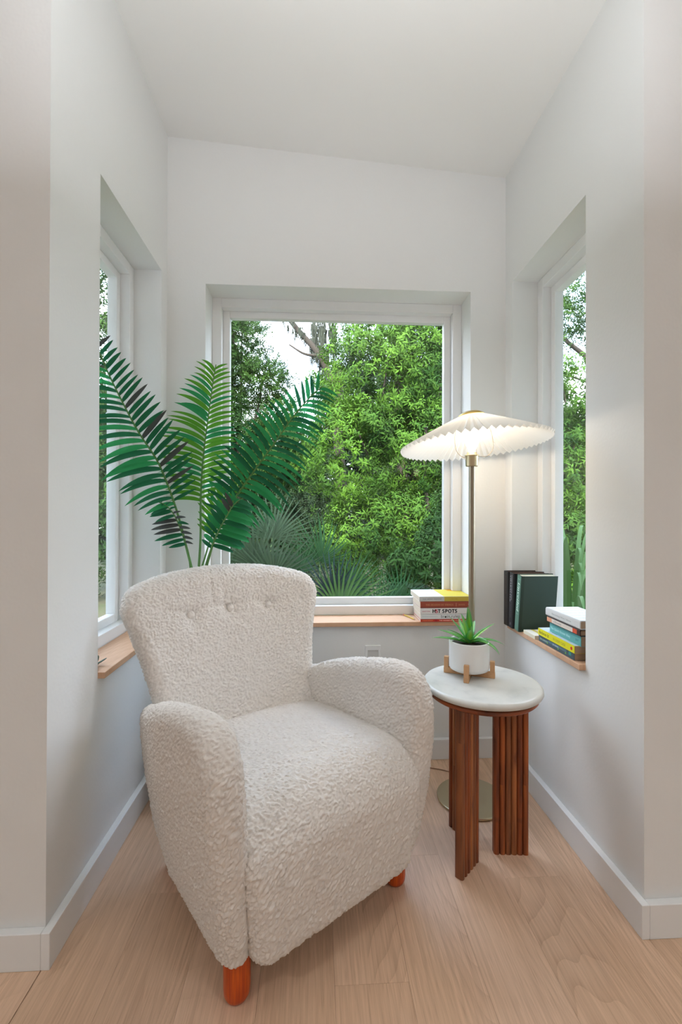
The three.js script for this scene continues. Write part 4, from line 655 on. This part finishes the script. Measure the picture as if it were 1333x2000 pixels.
// left window
{ const blobs = [[-4.3, 1.2, -8.6, 1.4, 1.5, 1], [-4.6, 3.6, -9, 1.4, 1.5, 1], [-4.8, 6.0, -9.4, 1.5, 1.4, 1]]; tree('left_tree', 'green tree glimpsed through the left window', 'tree', [-4.6, -0.4, -9.2], { r: 0.13, pts: [[-4.6, -0.4, -9.2], [-4.6, 2.5, -9.2], [-4.7, 5.5, -9.3]] }, [], blobs, 4200, sprayA, MID, 1.15, 0.5); }
// fan palms
function fan(nb, R, spreadDeg, droop) {
  const gs = [];
  for (let i = 0; i < nb; i++) {
    const a = THREE.MathUtils.degToRad(-spreadDeg / 2 + (spreadDeg * i) / (nb - 1)), L = R * (1 - 0.25 * Math.abs(a) / 2.2) * rr(0.92, 1.05), pos = [], idx = [], n = 8, wob = rr(0.3, 1.9);
    for (let k = 0; k <= n; k++) { const u = k / n, w = (0.5 * L * (THREE.MathUtils.degToRad(spreadDeg) / nb)) * Math.min(u, 0.34) * 1.0 * (u < 0.34 ? 1 : Math.pow(Math.max(0, 1 - (u - 0.34) / 0.66), 0.9)) + 0.0012, dr = -droop * u * u * L * wob, cup = 0.25 * Math.abs(a) * u * L * 0.3; pos.push(-w, u * L, dr + w * 0.5 + cup, 0, u * L, dr + cup, w, u * L, dr + w * 0.5 + cup); if (k < n) { const q = k * 3; idx.push(q, q + 1, q + 3, q + 1, q + 4, q + 3, q + 1, q + 2, q + 4, q + 2, q + 5, q + 4); } }
    const g = new THREE.BufferGeometry(); g.setAttribute('position', new THREE.Float32BufferAttribute(pos, 3)); g.setIndex(idx); g.computeVertexNormals(); g.rotateZ(-a); gs.push(g);
  }
  return merge(gs);
}
{
  const fans = [fan(30, 0.5, 230, 0.3), fan(26, 0.46, 190, 0.45), fan(32, 0.54, 260, 0.2)];
  const pm = { grey: M.leaf(lin(0.046, 0.076, 0.036), 0.2), green: M.leaf(lin(0.02, 0.07, 0.018), 0.25), lime: M.leaf(lin(0.055, 0.12, 0.025), 0.3), blue: M.leaf(lin(0.017, 0.036, 0.036), 0.15) }, st = std({ color: lin(0.13, 0.20, 0.06), roughness: 0.7 });
  const palm = (label, at, list) => { // list: [hub offset, direction the fan points, facing, scale, material, which]
    const t = thing('fan_palm', label, 'palm', at);
    for (const [h, dir, face, s, mt, w] of list) {
      const hub = V(...h), y = V(...dir).normalize(), z = V(...face).normalize(); z.addScaledVector(y, -z.dot(y)).normalize(); const x = new THREE.Vector3().crossVectors(y, z);
      part('stalk', tube([V(0, 0, 0), V(hub.x * 0.35, hub.y * 0.6, hub.z * 0.35), hub], (k) => 0.013 - 0.007 * k, 12, 6), st, t);
      const f = part('fan_leaf', fans[w], pm[mt], t); f.position.copy(hub); f.quaternion.setFromRotationMatrix(new THREE.Matrix4().makeBasis(x, y, z)); f.scale.setScalar(s);
    }
  };
  palm('grey green fan palm at the lower left of the back window, behind the palm fronds', [-0.55, -0.4, -4.6], [[[-0.05, 1.05, 0.1], [-0.2, 1, 0.2], [0.2, 0.1, 1], 1.15, 'grey', 0], [[0.15, 0.95, 0.25], [0.6, 0.8, 0.2], [0.1, 0.3, 1], 1.0, 'grey', 2], [[-0.35, 0.95, 0.05], [-0.8, 0.6, 0.2], [0.1, 0.3, 1], 1.0, 'grey', 1], [[0.0, 0.7, 0.4], [0.3, 0.5, 0.8], [0, 0.8, 0.5], 0.9, 'grey', 0], [[0.1, 1.3, -0.2], [0.15, 1, -0.1], [0.1, 0, 1], 1.2, 'grey', 1]]);
  palm('deep green fan palm with an upright fan, right of the grey one', [0.05, -0.4, -5.3], [[[0.0, 1.0, 0], [0.12, 1, 0], [0.4, 0, 1], 1.25, 'green', 1], [[-0.25, 0.9, 0.2], [-0.5, 0.8, 0.2], [0, 0.3, 1], 0.95, 'green', 0], [[0.35, 0.7, 0.1], [0.8, 0.6, 0.1], [0.2, 0.5, 1], 0.9, 'green', 2]]);
  palm('light green fan palm spreading just right of the chair back', [0.2, -0.4, -3.9], [[[0.0, 0.75, 0.2], [1, 0.25, 0.1], [0.1, 0.5, 1], 1.0, 'lime', 2], [[-0.05, 0.85, 0.0], [0.1, 1, 0.1], [0, 0.1, 1], 0.8, 'blue', 0], [[0.2, 0.45, 0.35], [0.7, 0.1, 0.5], [0, 1, 0.4], 0.8, 'lime', 0]]);
  palm('low fan palm at the bottom centre of the back window', [0.62, -0.4, -4.9], [[[0.05, 0.5, 0.1], [0.5, 0.6, 0.2], [0.1, 0.6, 1], 0.95, 'green', 0], [[-0.2, 0.45, 0.2], [-0.6, 0.3, 0.5], [0, 0.8, 0.6], 0.8, 'green', 1], [[0.3, 0.6, 0.0], [0.8, 0.5, 0], [0.1, 0.5, 1], 0.9, 'green', 2], [[0.1, 0.25, 0.4], [0.3, -0.2, 0.9], [0, 1, 0.3], 0.7, 'lime', 0]]);
  palm('small blue green fan palm behind the stack of books on the back sill', [1.38, -0.4, -4.1], [[[0.0, 0.5, 0], [-0.3, 0.9, 0.1], [0.1, 0.4, 1], 0.75, 'blue', 1], [[0.15, 0.45, 0.1], [0.7, 0.6, 0.1], [0.1, 0.5, 1], 0.75, 'blue', 0]]);
}

scene.traverse((o) => { if (o.userData.count) delete o.userData.count; });
shade(scene);
renderer.render(scene, camera);
